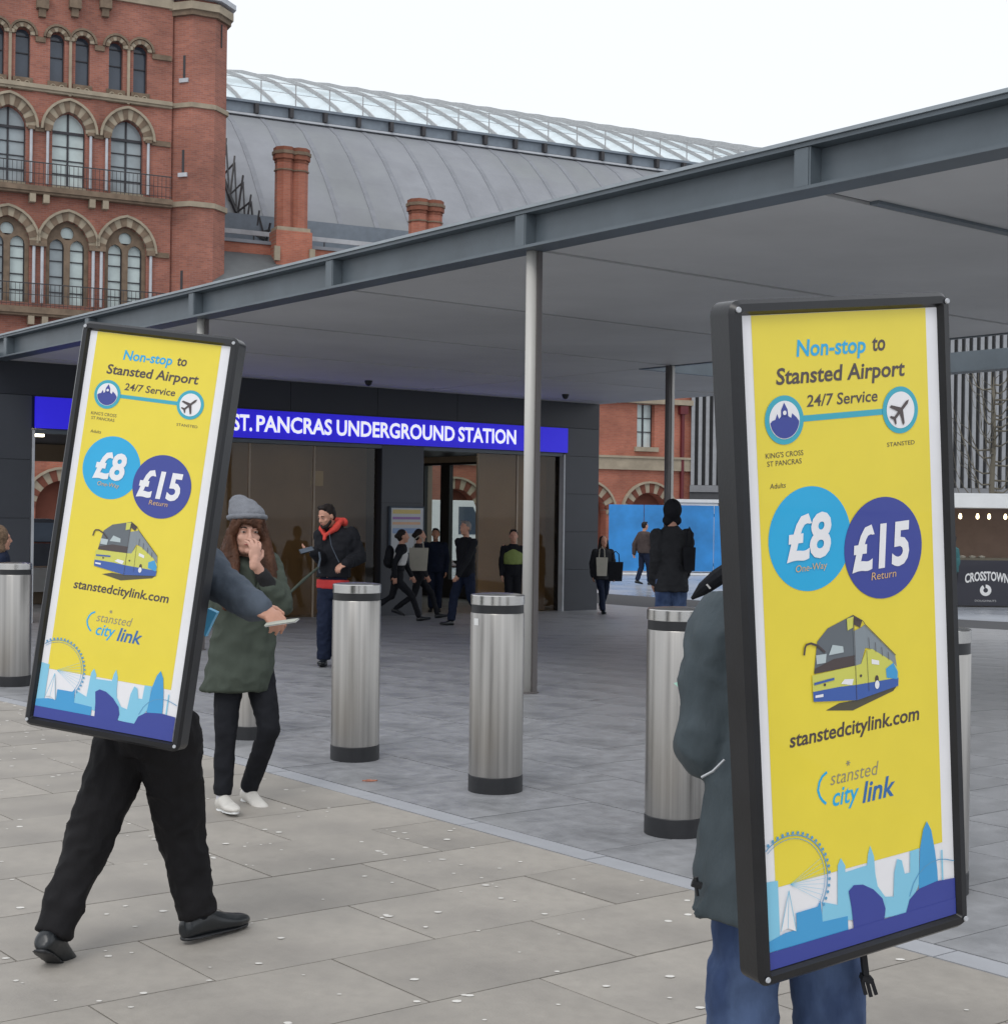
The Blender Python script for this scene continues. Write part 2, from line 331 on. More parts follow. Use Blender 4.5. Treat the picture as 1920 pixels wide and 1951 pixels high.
# trodden-in white spots on the footpath
mb = MB(); rs = random.Random(3)
spots = [(100,1480),(60,1640),(180,1560),(300,1600),(330,1860),(490,1700),(590,1560),(170,1890),(240,1870)]
for _ in range(620):
    a = rs.uniform(0, 12); b = KB-.12-abs(rs.gauss(0, 2.6)); p = AE*a+BE*b
    if p.y < 3.9: continue
    r = rs.choice((.006, .008, .010, .013, .016)); n = 8; q = rs.uniform(0, 1); e = rs.uniform(.6, 1)
    mb.add([(p.x+r*math.cos(q+2*math.pi*k/n)*rs.uniform(.8, 1.2), p.y+e*r*math.sin(q+2*math.pi*k/n), .0022) for k in range(n)]+[(p.x, p.y, .0032)], [(k, (k+1) % n, n) for k in range(n)])
mb.build('chewing_gum', M['gum'], None, kind='stuff', label='scattered white gum spots on the beige footpath')
p = G(706, 1489); mb = MB(); n = 11; q_ = [(.034*(1+.5*math.sin(k*2.3))*math.cos(2*math.pi*k/n), .02*(1+.4*math.cos(k*1.7))*math.sin(2*math.pi*k/n)) for k in range(n)]
mb.slab(q_, .0005, .006); leaf = mb.build('fallen_leaf', mat('orange_leaf', (.42,.17,.11), .8, var=.4, scale=60), None, label='trodden orange-brown leaf lying on the grey paving in front of a bollard', cat='leaf'); leaf.location = p

# ================================================================== BOLLARDS
def bollard(p, label):
    t = empty('bollard', loc=p, label=label, cat='bollard', group='steel bollards along the kerb')
    return t
bd = [G(x, y) for x, y in ((14, 1310), (470, 1412), (671, 1454), (943, 1516), (1293, 1600), (1793, 1714))]
t = bollard(bd[3]+Vector((0, .15, 0)), 'steel bollard with a small white sticker, in front of the pale column')
MB().lathe([(.152, -.02), (.152, .088), (.149, .092)], n=48).build('base_band', M['black'], t, True)
MB().lathe([(.149, .092), (.15, .1), (.15, .986), (.148, .99)], n=64).build('sleeve', M['steel'], t, True)
MB().lathe([(.1465, .988), (.1465, 1.04)], n=48).build('groove_band', M['black'], t, True)
MB().lathe([(.149, 1.036), (.1505, 1.038), (.1505, 1.086), (.147, 1.09), (.12, 1.094), (.07, 1.098), (0.001, 1.1)], n=64).build('cap', M['steelcap'], t, True)
bl = ['steel bollard at the far left edge of the photo', 'steel bollard half hidden behind the legs of the woman in the beanie', 'steel bollard standing in front of the man with the coral hood', None, 'steel bollard with its right side hidden by the elbow of the man in jeans', 'steel bollard showing only as a sliver right of the large board']
for i in (0, 1, 2, 4, 5):
    c = copy_tree(t, None, bl[i]); c.location = bd[i]+Vector((0, .15, 0)); c.rotation_euler.z = i*1.3
for ch in t.children:
    smooth_angle(ch, 30)
a = R(212); mb = MB(); V = [(.1512*math.cos(a+k*.05), .1512*math.sin(a+k*.05), z) for z in (.925, .962) for k in range(6)]
mb.add(V, [(k, k+1, k+7, k+6) for k in range(5)]); mb.build('sticker', M['white'], t)

# ================================================================== CANOPY
TH = R(38.5); OC = Vector((.202, 13.028, 0))
FC = Matrix.Translation(OC) @ Matrix.Rotation(TH, 4, 'Z')
def LP(Fm, y0, px, py):
    Fi = Fm.inverted(); a = Fi @ Vector((0, 0, CH)); b = Fi @ P(px, py, 10); d = b-a; k = (y0-a.y)/d.y
    p = a+d*k; return p.x, p.z
def LX(Fm, x0, px, py):
    Fi = Fm.inverted(); a = Fi @ Vector((0, 0, CH)); b = Fi @ P(px, py, 10); d = b-a; k = (x0-a.x)/d.x
    p = a+d*k; return p.y, p.z
can = empty('canopy', FC, label='long dark grey flat steel canopy on slim columns over the plaza', cat='canopy')
U0, U1, S = -9.2, 30., 3.87
mb = MB(); mb.box(-.13, .13, U0, U1, 4.175, 4.205); mb.box(0, .02, U0, U1, 3.897, 4.173); mb.box(-.13, .13, U0, U1, S, 3.895); mb.build('edge_beam', M['canopy'], can)
mb = MB(); mb.box(-.15, .3, U0, U1, 4.208, 4.235); mb.build('roof_trim', mat('light_trim', (.30,.34,.37), .4), can)
sm = MB().box(-.115, -.003, -.075, -.06, 3.899, 4.171).box(-.115, -.003, .06, .075, 3.899, 4.171).box(-.12, -.118+.01, -.058, .058, 3.899, 4.171).mesh('stiffener', M['canopy'])
for k in range(-2, 10): link('stiffener', sm, can, (0, 3.18*k, 0))
for k in range(-3, 9):      # soffit bays between the ribs
    a, b = 3.18*k+.045, 3.18*(k+1)-.045
    if k == -3: a = U0+.03
    xs = [(.16, 8.12)] if b < 7.3 else ([(.16, 8.12), (8.16, 12.9)] if a > 7 else [(.16, 8.12)])
    for x0, x1 in xs:
        y1 = min(b, 13.33) if x1 > 9 else b
        MB().box(x0, x1, a, b, 3.885, 3.92).build('soffit_panel', M['soffit'], can)
MB().box(8.16, 12.2, 7.1, 9.51, 3.885, 3.92).build('soffit_panel', M['soffit'], can)
for k in range(-2, 9):
    x1 = 8.12 if 3.18*k < 7 else 12.9
    MB().box(.16, x1, 3.18*k-.043, 3.18*k+.043, 3.91, 4.0).build('rib', M['claddark'], can)
MB().box(.6, 7.9, -3.3, -3.22, 3.86, 3.883).build('light_channel', M['canopy'], can)
mb = MB(); mb.box(.15, 8.2, U0, U1, 4.0, 4.17); mb.box(8.2, 13., 7.14, U1, 4.0, 4.17); mb.build('roof_deck', M['canopy'], can)
mb = MB(); mb.box(8.122, 8.2, U0, 7.1, S, 3.998); mb.box(8.202, 12.19, 7.02, 7.1, S, 4.2); mb.build('opening_trim', M['canopy'], can)
mb = MB(); mb.box(11.9, 11.93, U0, 7.0, 3.9, 4.19); mb.box(11.84, 12.2, U0, 7.0, S, 3.898); mb.build('rear_beam', M['canopy'], can)
def column(v, u, dark=False):
    g = gz((FC @ Vector((v, u, 0))).y)
    c = MB().tube([(v, u, g-.02), (v, u, S-.002)], [.046, .05], 20).build('column', M['coldark' if dark else 'colm'], can, True)
    # shading built as a strip: dark right side, pale on the dark column (towards B and -A)
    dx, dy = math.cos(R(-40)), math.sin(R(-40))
    MB().bar((v+dx*.066, v*0+u+dy*.066, g-.02), (v+dx*.066, u+dy*.066, S-.002), .035, .05).build('column_shading_strip', M['colm' if dark else 'coldark'], c)
    MB().lathe([(.11, g-.01), (.11, g+.012), (.05, g+.014)], (v, u), 20).build('base_plate', M['coldark'], c)
column(.02, 0); column(.02, 6.36); column(8.0, 6.3, True)
for (px, py, lab) in ((702, 728, 'small black dome camera under the canopy, above the word UNDERGROUND'), (1077, 754, 'small black dome camera under the canopy, right of the columns near the station corner')):
    a, b = un(px, py-2); d = -(3.88-CH)*F/b; p = P(px, py-2, d)
    t = empty('dome_camera', loc=(p.x, p.y, 3.884), label=lab, cat='camera', group='dome cameras under the canopy')
    MB().lathe([(.07, -.03), (.07, 0)], n=16).build('mount', M['black'], t); MB().lathe([(.001, -.1), (.04, -.085), (.06, -.05), (.06, -.03)], n=16).build('dome', M['black'], t, True)

# ================================================================== STATION
YW = 13.38
st = empty('station_entrance', FC, label='low dark grey clad station entrance with glazed openings under the canopy', cat='building')
def panels(x0, x1, zs, wmax, m, y=YW):
    n = max(1, round((x1-x0)/wmax))
    for i in range(n):
        for z0, z1 in zip(zs[:-1], zs[1:]):
            a = x0+(x1-x0)*i/n; b = x0+(x1-x0)*(i+1)/n
            MB().box(a+.004, b-.004, y-.03, y-.002, z0+.004, z1-.004).build('cladding_panel', m, st)
mb = MB(); mb.box(-6, 12.95, YW, YW+.3, 2.82, 3.998); mb.box(-6, .56, YW, YW+.3, -.6, 2.8); mb.box(12., 12.95, YW, YW+.3, -.6, 2.8); mb.box(7.37, 8.35, YW, YW+.5, -.6, 2.8)
mb.build('wall', M['claddark'], st)
panels(-6, 12.93, [3.345, 3.99], 1.9, M['claddark']); panels(-6, .56, [-.55, .4, 1.35, 2.3, 3.34], 1.6, M['cladding']); panels(12.0, 12.93, [-.6, .35, 1.15, 1.95, 2.75, 3.34], 1.2, M['cladding'])
panels(7.37, 8.35, [-.6, .6, 1.7, 2.8], 1.2, M['cladding'])
sv = [(YW+.003+i*1.2, YW+1.2+i*1.2) for i in range(3)]
for a, b in sv:
    for z0, z1 in ((-.6, .35), (.35, 1.15), (1.15, 1.95), (1.95, 2.75), (2.75, 3.9)): MB().box(12.952, 12.975, a+.004, b-.004, z0+.004, z1-.004).build('cladding_panel', M['cladding'], st)
MB().box(11.945, 11.985, YW-.045, YW+.1, -.56, 2.78).build('door_jamb', M['ledge'], st)
MB().box(.57, .61, YW-.045, YW+.1, -.42, 2.78).build('door_jamb', M['ledge'], st)
MB().box(.62, 11.94, YW-.02, YW+.25, 2.735, 2.8).build('lintel', M['canopy'], st)
YB = 20.4
MB().box(.3, 12.6, YW+.52, YB, 2.86, 2.95).build('ceiling', M['claddark'], st)
XS = 12.66      # doors in the far side wall, seen through the entrance
ya, dz1 = LX(FC, XS, 912, 880); yb_, _ = LX(FC, XS, 806, 878); ym0, _ = LX(FC, XS, 856, 880); ym1, _ = LX(FC, XS, 839, 880); _, dz0 = LX(FC, XS, 850, 1104)
lx0, lz1 = LP(FC, YB, 58, 878); lx1, _ = LP(FC, YB, 122, 878); _, lz0 = LP(FC, YB, 80, 1080)
mb = MB(); mb.box(XS, 12.948, YW+.302, ya, -.6, 3.99).box(XS, 12.948, ya, yb_, dz1, 3.99).box(XS, 12.948, yb_, YB+.2, -.6, 3.99); mb.build('side_wall', M['brown'], st)
MB().box(XS+.02, XS+.14, ya+.003, yb_-.003, -.55, dz0).build('kick_panel', M['black'], st)
MB().box(XS+.01, XS+.12, ym0, ym1, dz0+.002, dz1-.062).box(XS+.01, XS+.12, ya+.003, yb_-.003, dz1-.06, dz1-.002).box(XS+.01, XS+.12, ya+.003, ya+.05, dz0+.002, dz1-.062).box(XS+.01, XS+.12, yb_-.05, yb_-.003, dz0+.002, dz1-.062).build('door_frame', M['black'], st)
MB().box(XS+.05, XS+.06, ya+.055, ym0-.003, dz0+.004, dz1-.064).build('door_glass', M['clear'], st); MB().box(XS+.05, XS+.06, ym1+.003, yb_-.055, dz0+.004, dz1-.064).build('door_glass', M['clear'], st)
MB().holed([(-6, -.6), (12.6, -.6), (12.6, 3.), (-6, 3.)], [[(lx0, lz0), (lx1+.1, lz0), (lx1+.1, lz1), (lx0, lz1)]], YB, YB+.25).build('rear_wall', M['brown'], st)
MB().box(lx0-.3, lx1+.6, YB-.6, YB-.05, lz0-.5, lz0-.02).build('window_bench', M['ledge'], st)
MB().box(-6, .28, YW+.3, YW+.35, -.6, 2.9).build('side_lining', M['brown'], st)
for x0, x1 in ((1.9, 3.2), (3.2, 4.6), (4.6, 5.95), (5.95, 7.33), (9.75, 10.8), (10.8, 11.9)):
    MB().box(x0+.02, x1-.02, YW+.1, YW+.115, -.5, 2.73).build('glass_pane', M['brownglass'], st)
for x in (3.2, 4.6, 5.95, 10.8): MB().box(x-.018, x+.018, YW+.085, YW+.13, -.5, 2.73).build('mullion', M['brown'], st)
MB().box(10.12, 11.92, YW+.5, YW+.6, -.55, 2.8).build('inner_wall', M['brown'], st)
MB().box(1.88, 8.38, YW+.9, YW+1., -.55, 2.8).build('inner_wall', M['brown'], st)
for (x0, x1, y, z) in ((.75, 1.25, 14.6, 2.74), (.7, 1.3, 15.4, 2.76), (.75, 1.35, 16.2, 2.8), (3.3, 4.55, 14.4, 2.75), (8.45, 9.6, 15.4, 2.8), (8.6, 10., 16.6, 2.8), (9.0, 9.9, 17.6, 2.82)):
    MB().box(x0, x1, y, y+.07, z, z+.05).build('ceiling_light', M['tubel'], st)
zx, zz = LP(FC, YW+.2, 602, 912)
MB().box(zx-.12, zx+.12, YW+.14, YW+.2, zz-.14, zz+.14).build('notice', flat('cream_notice', (.5,.46,.32)), st)
# sign board
sg = empty('station_sign', FC @ Matrix.Translation((0, YW-.035, 0)), label='long blue backlit sign reading ST. PANCRAS UNDERGROUND STATION', cat='sign')
mb = MB(); mb.box(.6, 12.0, -.06, -.004, 2.815, 3.325); mb.build('sign_face', M['sign'], sg)
MB().box(.58, 12.02, -.05, -.003, 3.327, 3.34).box(.58, 12.02, -.05, -.003, 2.803, 2.813).build('sign_rim', M['claddark'], sg)
def lx(px, py=820): return LP(FC, YW-.1, px, py)[0]
text("KING'S CROSS", 1.75, 3.95, 2.945, .27, -.072, M['signtxt'], sg, bold=.026)
for w, a, b in (('ST.', 443, 480), ('PANCRAS', 488, 632), ('UNDERGROUND', 641, 866), ('STATION', 873, 983)):
    text(w, lx(a), lx(b), 2.945, .27, -.072, M['signtxt'], sg, bold=.026)
# information board on the pier
x0, z0 = LP(FC, YW-.04, 740, 1022); x1, z1 = LP(FC, YW-.04, 806, 966)
ib = empty('information_board', FC @ Matrix.Translation((0, YW-.035, 0)), label='map and information poster on the grey pier beside the doors', cat='poster')
MB().box(x0, x1, -.05, -.002, z0-.35, z1).build('panel', M['grey_jkt'], ib); MB().box(x0+.03, x1-.03, -.053, -.0505, z0-.32, z1-.03).build('poster', flat('poster_pale', (.45,.47,.5)), ib)
for dz, hh, m in ((.06, .08, (.55,.42,.1)), (.2, .05, (.25,.1,.35)), (.3, .05, (.6,.35,.2)), (.42, .1, (.2,.3,.5))): MB().box(x0+.06, x1-.1, -.056, -.0535, z1-dz-hh, z1-dz).build('poster_print', flat('poster_ink', m), ib)

# ================================================================== RED BRICK HOTEL (left)
AC = math.atan2(.444, .896)
T0 = P(325, 400, 58); FH = Matrix.Translation((T0.x, T0.y, 0)) @ Matrix.Rotation(AC, 4, 'Z')
hotel = empty('brick_hotel', FH, label='tall red brick gothic hotel wing with pointed stone-trimmed windows and corner turret', cat='building')
def H(px, py, y0=0): return LP(FH, y0, px, py)
def arch(cx, zs, hw, kind='p', n=12, k=1.25):
    if kind == 'r': return [(cx+hw*math.cos(math.pi*i/n), zs+hw*math.sin(math.pi*i/n)) for i in range(n+1)]
    Rr = hw*k; off = Rr-hw; am = math.acos(off/Rr); h = n//2
    r = [(cx-off+Rr*math.cos(am*i/h), zs+Rr*math.sin(am*i/h)) for i in range(h+1)]
    return r+[(2*cx-x, z) for x, z in r[-2::-1]]
def opening(cx, z0, zs, hw, kind='p', **k): return [(cx-hw, z0), (cx+hw, z0)]+arch(cx, zs, hw, kind, **k)
def voussoirs(cx, zs, hw, t, kind, n, mats, parent, name='arch_ring', y0=-.1, y1=.12, k=1.25, hood=True):
    a = arch(cx, zs, hw, kind, n, k); b = arch(cx, zs, hw+t, kind, n, 1+(k-1)*.85)
    mb = MB()
    for i in range(n): mb.prism([a[i], a[i+1], b[i+1], b[i]], y0-(.02 if i % 2 else 0), y1, i % 2)
    o = mb.build(name, mats, parent)
    if hood:
        c = arch(cx, zs, hw+t+.09, kind, n, 1+(k-1)*.8); mb = MB()
        for i in range(n): mb.prism([b[i], b[i+1], c[i+1], c[i]], y0-.1, y1)
        mb.build('hood_mould', M['stone'], parent)
    return o
c2 = H(242, 300)[0]; c1 = H(131, 300)[0]; BAY = c2-c1
xs = [c2-BAY*i for i in range(5)]
z = lambda py, px=131: H(px, py)[1]
# level heights (read at the second bay)
r1s, r1t0, r1sp, r1p = z(142), z(53), z(78), z(165); s1 = z(170); s1b = z(178)
r2s, r2sp, r2top = z(357), z(252), z(205); c1t, c1b = z(364), z(374)
r3s, r3sp = z(582, 127), z(470, 127); c2t, c2b = z(592), z(604)
holes = []
for cx in xs:
    for dx in (-.47, .47): holes.append(opening(cx+dx*1.0, r1s-.35, r1sp, .27, 'r', n=8))
    holes.append(opening(cx, r2s, r2sp, .62, 'p', n=10)); holes.append(opening(cx, r3s, r3sp, .80, 'p', n=12))
xl = xs[-1]-BAY/2
MB().holed([(xl, -1), (0, -1), (0, z(-60)), (xl, z(-60))], holes, 0, .4).build('wall', M['brick'], hotel)
MB().box(xl, 0, .4, 9., -1, z(-60)-.1).build('wall_core', M['brickdk'], hotel)
def window_frame(parent, cx, z0, zt, hw, cols, bars, y=.26, m='pane', mats=None):
    g = MB().box(cx-hw, cx+hw, y+.05, y+.07, z0, zt); g.build('glass', M[m], parent)
    f = MB(); w = .035
    for i in range(cols+1):
        x = cx-hw+2*hw*i/cols; f.box(x-w, x+w, y, y+.045, z0, zt)
    for b in bars: f.box(cx-hw+w, cx+hw-w, y+.003, y+.04, b-.02, b+.02)
    f.build('glazing_bars', M['wframe'], parent)
rw = random.Random(5)
sb = [M['stone'], M['stonedk']]; sb2 = [M['stone'], M['brickdk']]
for i, cx in enumerate(xs):
    # upper row: paired round-headed lights
    w = MB().box(cx-.05, cx+.05, -.12, -.02, r1s-.85, r1sp-.02).box(cx-.14, cx+.14, -.16, .05, r1sp-.019, r1sp+.11).build('twin_window', M['stone'], hotel)
    for dx in (-.47, .47):
        window_frame(w, cx+dx, r1s-.33, r1sp+.28, .27, 1, [r1sp, (r1s+r1sp)/2], m='panedk')
        voussoirs(cx+dx, r1sp, .27, .16, 'r', 8, [M['stone'], M['stonedk']], w, hood=False)
    cc = MB()
    for dx in (-.47, .47):
        a = arch(cx+dx, r1sp, .45, 'r', 10); b = arch(cx+dx, r1sp, .53, 'r', 10)
        for k in range(10): cc.prism([a[k], a[k+1], b[k+1], b[k]], -.16-.001*(dx > 0), .03)
    cc.build('hood_mould', M['stonedk'], w)
    q = MB()
    for dx in (-.47, .47):
        q.box(cx+dx-.36, cx+dx+.36, -.08, -.004, r1s-.85, r1s-.35)
    q.build('carved_panel', M['stonedk'], w)
    q = MB()
    for dx in (-.47, .47):
        for s_x in (-.16, .16): q.tube([(cx+dx+s_x+.1*math.cos(t_), -.09, r1s-.6+.13*math.sin(t_)) for t_ in [k*math.pi/6 for k in range(13)]], .025, 5)
    q.build('carving', M['stone'], w)
    # middle row: single pointed windows
    w = MB().box(cx-.62, cx+.62, -.12, .25, r2s-.12, r2s-.002).build('pointed_window', M['stone'], hotel)
    window_frame(w, cx, r2s, r2sp+.95, .62, 2, [r2sp+.02, r2s+(r2sp-r2s)*.25, r2s+(r2sp-r2s)*.5, r2s+(r2sp-r2s)*.75], m=('panelt' if i == 1 else 'pane'))
    MB().box(cx-.6, cx+.6, .2, .26, r2sp-.05, r2sp+.05).build('transom', M['wframe'], w)
    voussoirs(cx, r2sp, .62, .36, 'p', 14, sb, w, hood=True)
    for sx in (-.8, .8):
        MB().tube([(cx+sx, -.1, r2s), (cx+sx, -.1, r2sp-.08)], .055, 8).build('colonnette', M['ledge'], w)
        MB().box(cx+sx-.12, cx+sx+.12, -.18, -.003, r2sp-.078, r2sp+.05).build('capital', M['stonedk'], w)
    # lower row: two lights under an oculus
    ht = .8*1.25; lw = .27
    w = MB().holed(opening(cx, r3s, r3sp, .795, 'p', n=12), [opening(cx-.38, r3s+.04, r3sp-.05, lw, 'p', n=6)[::1], opening(cx+.38, r3s+.04, r3sp-.05, lw, 'p', n=6), [(cx+.25*math.cos(t_), r3sp+.52+.25*math.sin(t_)) for t_ in [k*math.pi/7 for k in range(14)]]], .12, .24).build('oculus_window', M['stonedk'], hotel)
    window_frame(w, cx-.38, r3s+.04, r3sp+.35, lw, 1, [r3sp-.1, r3s+.5, r3s+1.1, r3s+1.7], y=.28, m=('panelt', 'pane', 'pane', 'pane', 'pane')[i])
    window_frame(w, cx+.38, r3s+.04, r3sp+.35, lw, 1, [r3sp-.1, r3s+.5, r3s+1.1, r3s+1.7], y=.28, m='panelt')
    MB().box(cx-.3, cx+.3, .28, .3, r3sp+.36, r3sp+.85).build('oculus_glass', M['panelt'], w)
    voussoirs(cx, r3sp, .8, .3, 'p', 14, sb, w, k=1.25)
    for sx in (-.95, .95):
        MB().tube([(cx+sx, -.1, r3s), (cx+sx, -.1, r3sp-.1)], .06, 8).build('colonnette', M['ledge'], w)
        MB().box(cx+sx-.16, cx+sx+.16, -.2, -.003, r3sp-.098, r3sp+.1).build('capital', M['stonedk'], w)
for z0, z1, m, d in ((s1b, s1, 'stone', .2), (c1b, c1t, 'stonedk', .42), (c2b, c2t, 'stonedk', .42)):
    MB().box(xl, -.02, -d, -.002, z0, z1).box(xl, -.02, -d+.07, -.002, z0-.09, z0-.002).build('string_course', M[m], hotel)
for zz, m in ((r1sp-.1, 'stonedk'), (r2sp, 'stonedk'), (r3sp, 'stonedk')):
    hw = {r1sp-.1: .92, r2sp: .93, r3sp: 1.12}[zz]
    for i in range(-1, len(xs)-1):
        a = xs[i+1]+hw; b = xs[i]-hw if i >= 0 else -.05
        if b > a: MB().box(a, b, -.1, -.003, zz-.12, zz+.08).build('impost_band', M[m], hotel)
for cx in xs:
    for zt in (c1b-.09, c2b-.09):
        for dx in (-BAY*.5-.25, -BAY*.5+.25):
            MB().box(cx+dx-.11, cx+dx+.11, -.36, -.004, zt-.32, zt-.004).build('bracket', M['stone'], hotel)
for zt in (c1t, c2t):       # iron balcony railings
    mb = MB(); x = xl
    mb.box(xl, -.05, -.40, -.375, zt+.86, zt+.9); mb.box(xl, -.05, -.40, -.375, zt+.45, zt+.475); mb.box(xl, -.05, -.40, -.375, zt+.08, zt+.1)
    while x < -.05: mb.box(x, x+.018, -.395, -.38, zt, zt+.86); x += .16
    mb.build('railing', M['iron'], hotel)
# polygonal corner turret
tc, tr = (1.12, .62), 1.2
def octa(r, ph=22.5, n=8): return [(tc[0]+r*math.cos(R(ph+i*360/n)), tc[1]+r*math.sin(R(ph+i*360/n))) for i in range(n)]
tu = MB().slab(octa(tr), -1, z(-60)).build('turret', M['brick'], hotel)
for zt, rr, hh, m in ((s1, 1.3, .18, 'stone'), (c1t, 1.3, .2, 'stone'), (H(400, 18)[1], 1.45, .3, 'stone'), (H(400, 30)[1], 1.36, .25, 'stonedk'), (H(400, 2)[1], 1.55, .2, 'ledge')):
    MB().slab(octa(rr), zt-hh, zt).build('turret_band', M[m], tu)
for i, (px, ya, yb, wx) in enumerate(((343, 105, 148, 0), (340, 285, 328, 0), (334, 515, 556, 0))):
    x, za = H(px, ya, -.2); _, zb = H(px, yb, -.2)
    # recess on the octagon's front-left face
    fa, fb = octa(tr+.004)[4], octa(tr+.004)[5]; t_ = .62; mx_, my_ = fa[0]+(fb[0]-fa[0])*t_, fa[1]+(fb[1]-fa[1])*t_
    dirv = Vector((fb[0]-fa[0], fb[1]-fa[1], 0)).normalized()
    MB().bar((mx_-dirv.x*.05, my_-dirv.y*.05, (za+zb)/2), (mx_+dirv.x*.05, my_+dirv.y*.05, (za+zb)/2), .03, za-zb).build('slit_window', M['iron'], tu)
    MB().bar((mx_-dirv.x*.2, my_-dirv.y*.2, zb-.1), (mx_+dirv.x*.2, my_+dirv.y*.2, zb-.1), .12, .16).build('slit_sill', M['ledge'], tu)
f5, f6 = octa(tr+.01)[6], octa(tr+.01)[7]
mx_, my_ = (f5[0]+f6[0])/2, (f5[1]+f6[1])/2; _, za = H(410, 48); _, zb = H(410, 92)
MB().bar((mx_, my_-.05, (za+zb)/2), (mx_, my_+.05, (za+zb)/2), .04, za-zb).build('slit_window', M['iron'], tu)
MB().box(xl, .0, -.12, -.003, H(215, 0)[1], H(215, 0)[1]+.4).build('cornice', M['stone'], hotel)
for px in (80, 142, 200): # small corbels below the top cornice
    x, zz = H(px, 4); MB().box(x-.22, x+.22, -.3, -.004, zz-.3, zz+.4).box(x-.13, x+.13, -.2, -.004, zz-.6, zz-.302).build('corbel', M['stonedk'], hotel)

# ================================================================== SIDE WING, CHIMNEYS
FS = Matrix.Translation(tuple(P(421, 480, 61).xy)+(0,)) @ Matrix.Rotation(AC, 4, 'Z')
def SD(px, py, y0=0): return LP(FS, y0, px, py)
wing = empty('side_wing', FS, label='low brick parapet wall and grey slate roof right of the turret', cat='building')
_, pz0 = SD(480, 484); _, pz1 = SD(480, 464)
MB().box(-1, 8.8, 0, .35, -1, pz1).build('wall', M['brickor'], wing)
MB().box(-1, 8.8, -.08, .42, pz1+.002, pz1+.14).build('coping', M['slateseam'], wing)
mb = MB(); mb.add([(-1, -.1, pz0), (8.8, -.1, pz0), (8.8, -3.6, pz0-2.4), (-1, -3.6, pz0-2.4), (-1, -.1, pz0-.1), (8.8, -.1, pz0-.1), (8.8, -3.6, pz0-2.5), (-1, -3.6, pz0-2.5)], CF); mb.build('lean_to_roof', M['slatedk'], wing)
MB().box(-1, 8.8, -3.5, -.02, -1, pz0-2.55).build('wall', M['brick'], wing)
def chimney(px0, px1, pyt, pyb, lab, d=-.8):
    xa, zt = LP(FS, d, px0, pyt); xb, _ = LP(FS, d, px1, pyt); _, zb = LP(FS, d, (px0+px1)/2, pyb)
    w = xb-xa; cx = (xa+xb)/2; t = empty('chimney_stack', FS @ Matrix.Translation((cx, d+.5, zb)), label=lab, cat='chimney', group='brick chimney stacks below the shed roof')
    h = zt-zb; r = w*.285
    MB().box(-w/2-.12, w/2+.12, -.5, .5, -6, .25).build('base', M['brickor'], t)
    mb = MB()
    for sx in (-1, 1):
        mb.slab([(sx*w*.24+r*1.02*math.cos(R(22.5+45*i)), r*1.15*math.sin(R(22.5+45*i))) for i in range(8)], .25, h-.62)
    mb.build('flue_shaft', M['brickor'], t)
    for k, (e, z0, z1, m) in enumerate(((.05, h-.98, h-.92, 'stonedk'), (.03, h-.62, h-.5, 'terracotta'), (.1, h-.5, h-.3, 'terracotta'), (.14, h-.3, h-.16, 'stonedk'), (.08, h-.16, h, 'terracotta'))):
        mb = MB()
        for sx in (-1, 1):
            mb.slab([(sx*(w*.24-.002*sx)+(r+e)*math.cos(R(22.5+45*i)), (r*1.15+e)*math.sin(R(22.5+45*i))) for i in range(8)], z0+.001*(sx > 0), z1-.001*(sx < 0))
        mb.build('cap_course', M[m], t)
    MB().box(-w/2-.06, w/2+.06, -.42, .42, .252, .42).build('shoulder', M['stone'], t)
    for sx in (-1, 1): MB().box(sx*(w/2+.1)-.12, sx*(w/2+.1)+.12, -.62, -.502, -1.05, -.45).build('stone_bracket', M['stone'], t)
chimney(534, 592, 276, 452, 'tall twin-flue brick chimney standing at the low parapet, nearer the turret')
chimney(791, 848, 376, 520, 'shorter-looking brick chimney rising behind the canopy edge')

# ================================================================== TRAIN SHED
FT = Matrix.Translation((-13.9, 72, 0)) @ Matrix.Rotation(AC, 4, 'Z')
shed = empty('train_shed', FT, label='long curved train shed roof, grey slate below and glazed arch above', cat='building')
X0, X1 = -6, 118
prof = [(-9.4, 10.6), (-7.6, 13.9), (-6.3, 15.6), (-4.9, 17.2), (-3.3, 18.75), (-1.7, 20.05), (0, 21.0)]
def roofsheet(pf, x0, x1, th, m, name, parent, **kw):
    mb = MB(); n = len(pf); V = []
    for x in (x0, x1): V += [(x, a, b) for a, b in pf]+[(x, a+th*.5, b-th) for a, b in pf]
    Fc = []
    for i in range(n-1):
        Fc += [(i, i+1, 2*n+i+1, 2*n+i), (n+i, 3*n+i, 3*n+i+1, n+i+1), (i, n+i, n+i+1, i+1), (2*n+i, 2*n+i+1, 3*n+i+1, 3*n+i)]
    Fc += [(0, 2*n, 3*n, n), (n-1, 2*n-1, 4*n-1, 3*n-1)]
    return mb.add(V, Fc).build(name, m, parent, **kw)
roofsheet(prof, X0, X1, .2, M['slate'], 'slate_slope', shed)
PITCH = 1.78
pf2 = [(a-.02, b+.03) for a, b in prof]; V = []
mb = MB()
for i in range(len(prof)-1):
    (a, b), (c, d) = prof[i], prof[i+1]; mb.bar((0, a, b+.0), (0, c, d+.0), .24, .05)
seam = mb.mesh('slate_seam', M['slateseam'])
n_seam = int((X1-X0)/PITCH)
for k in range(n_seam): link('slate_seam', seam, shed, (X0+.6+k*PITCH, 0, 0))
MB().box(X0, X1, -.5, -.12, 20.85, 20.95).build('pale_ledge', M['ledge'], shed)
MB().box(X0, X1, -.3, .6, 21.02, 21.55).box(X0, X1, -.45, -.302, 21.5, 21.62).build('gutter', M['lead'], shed)
gbr = MB().box(-.09, .09, -.62, -.302, 20.98, 21.46).mesh('gutter_bracket', M['iron'])
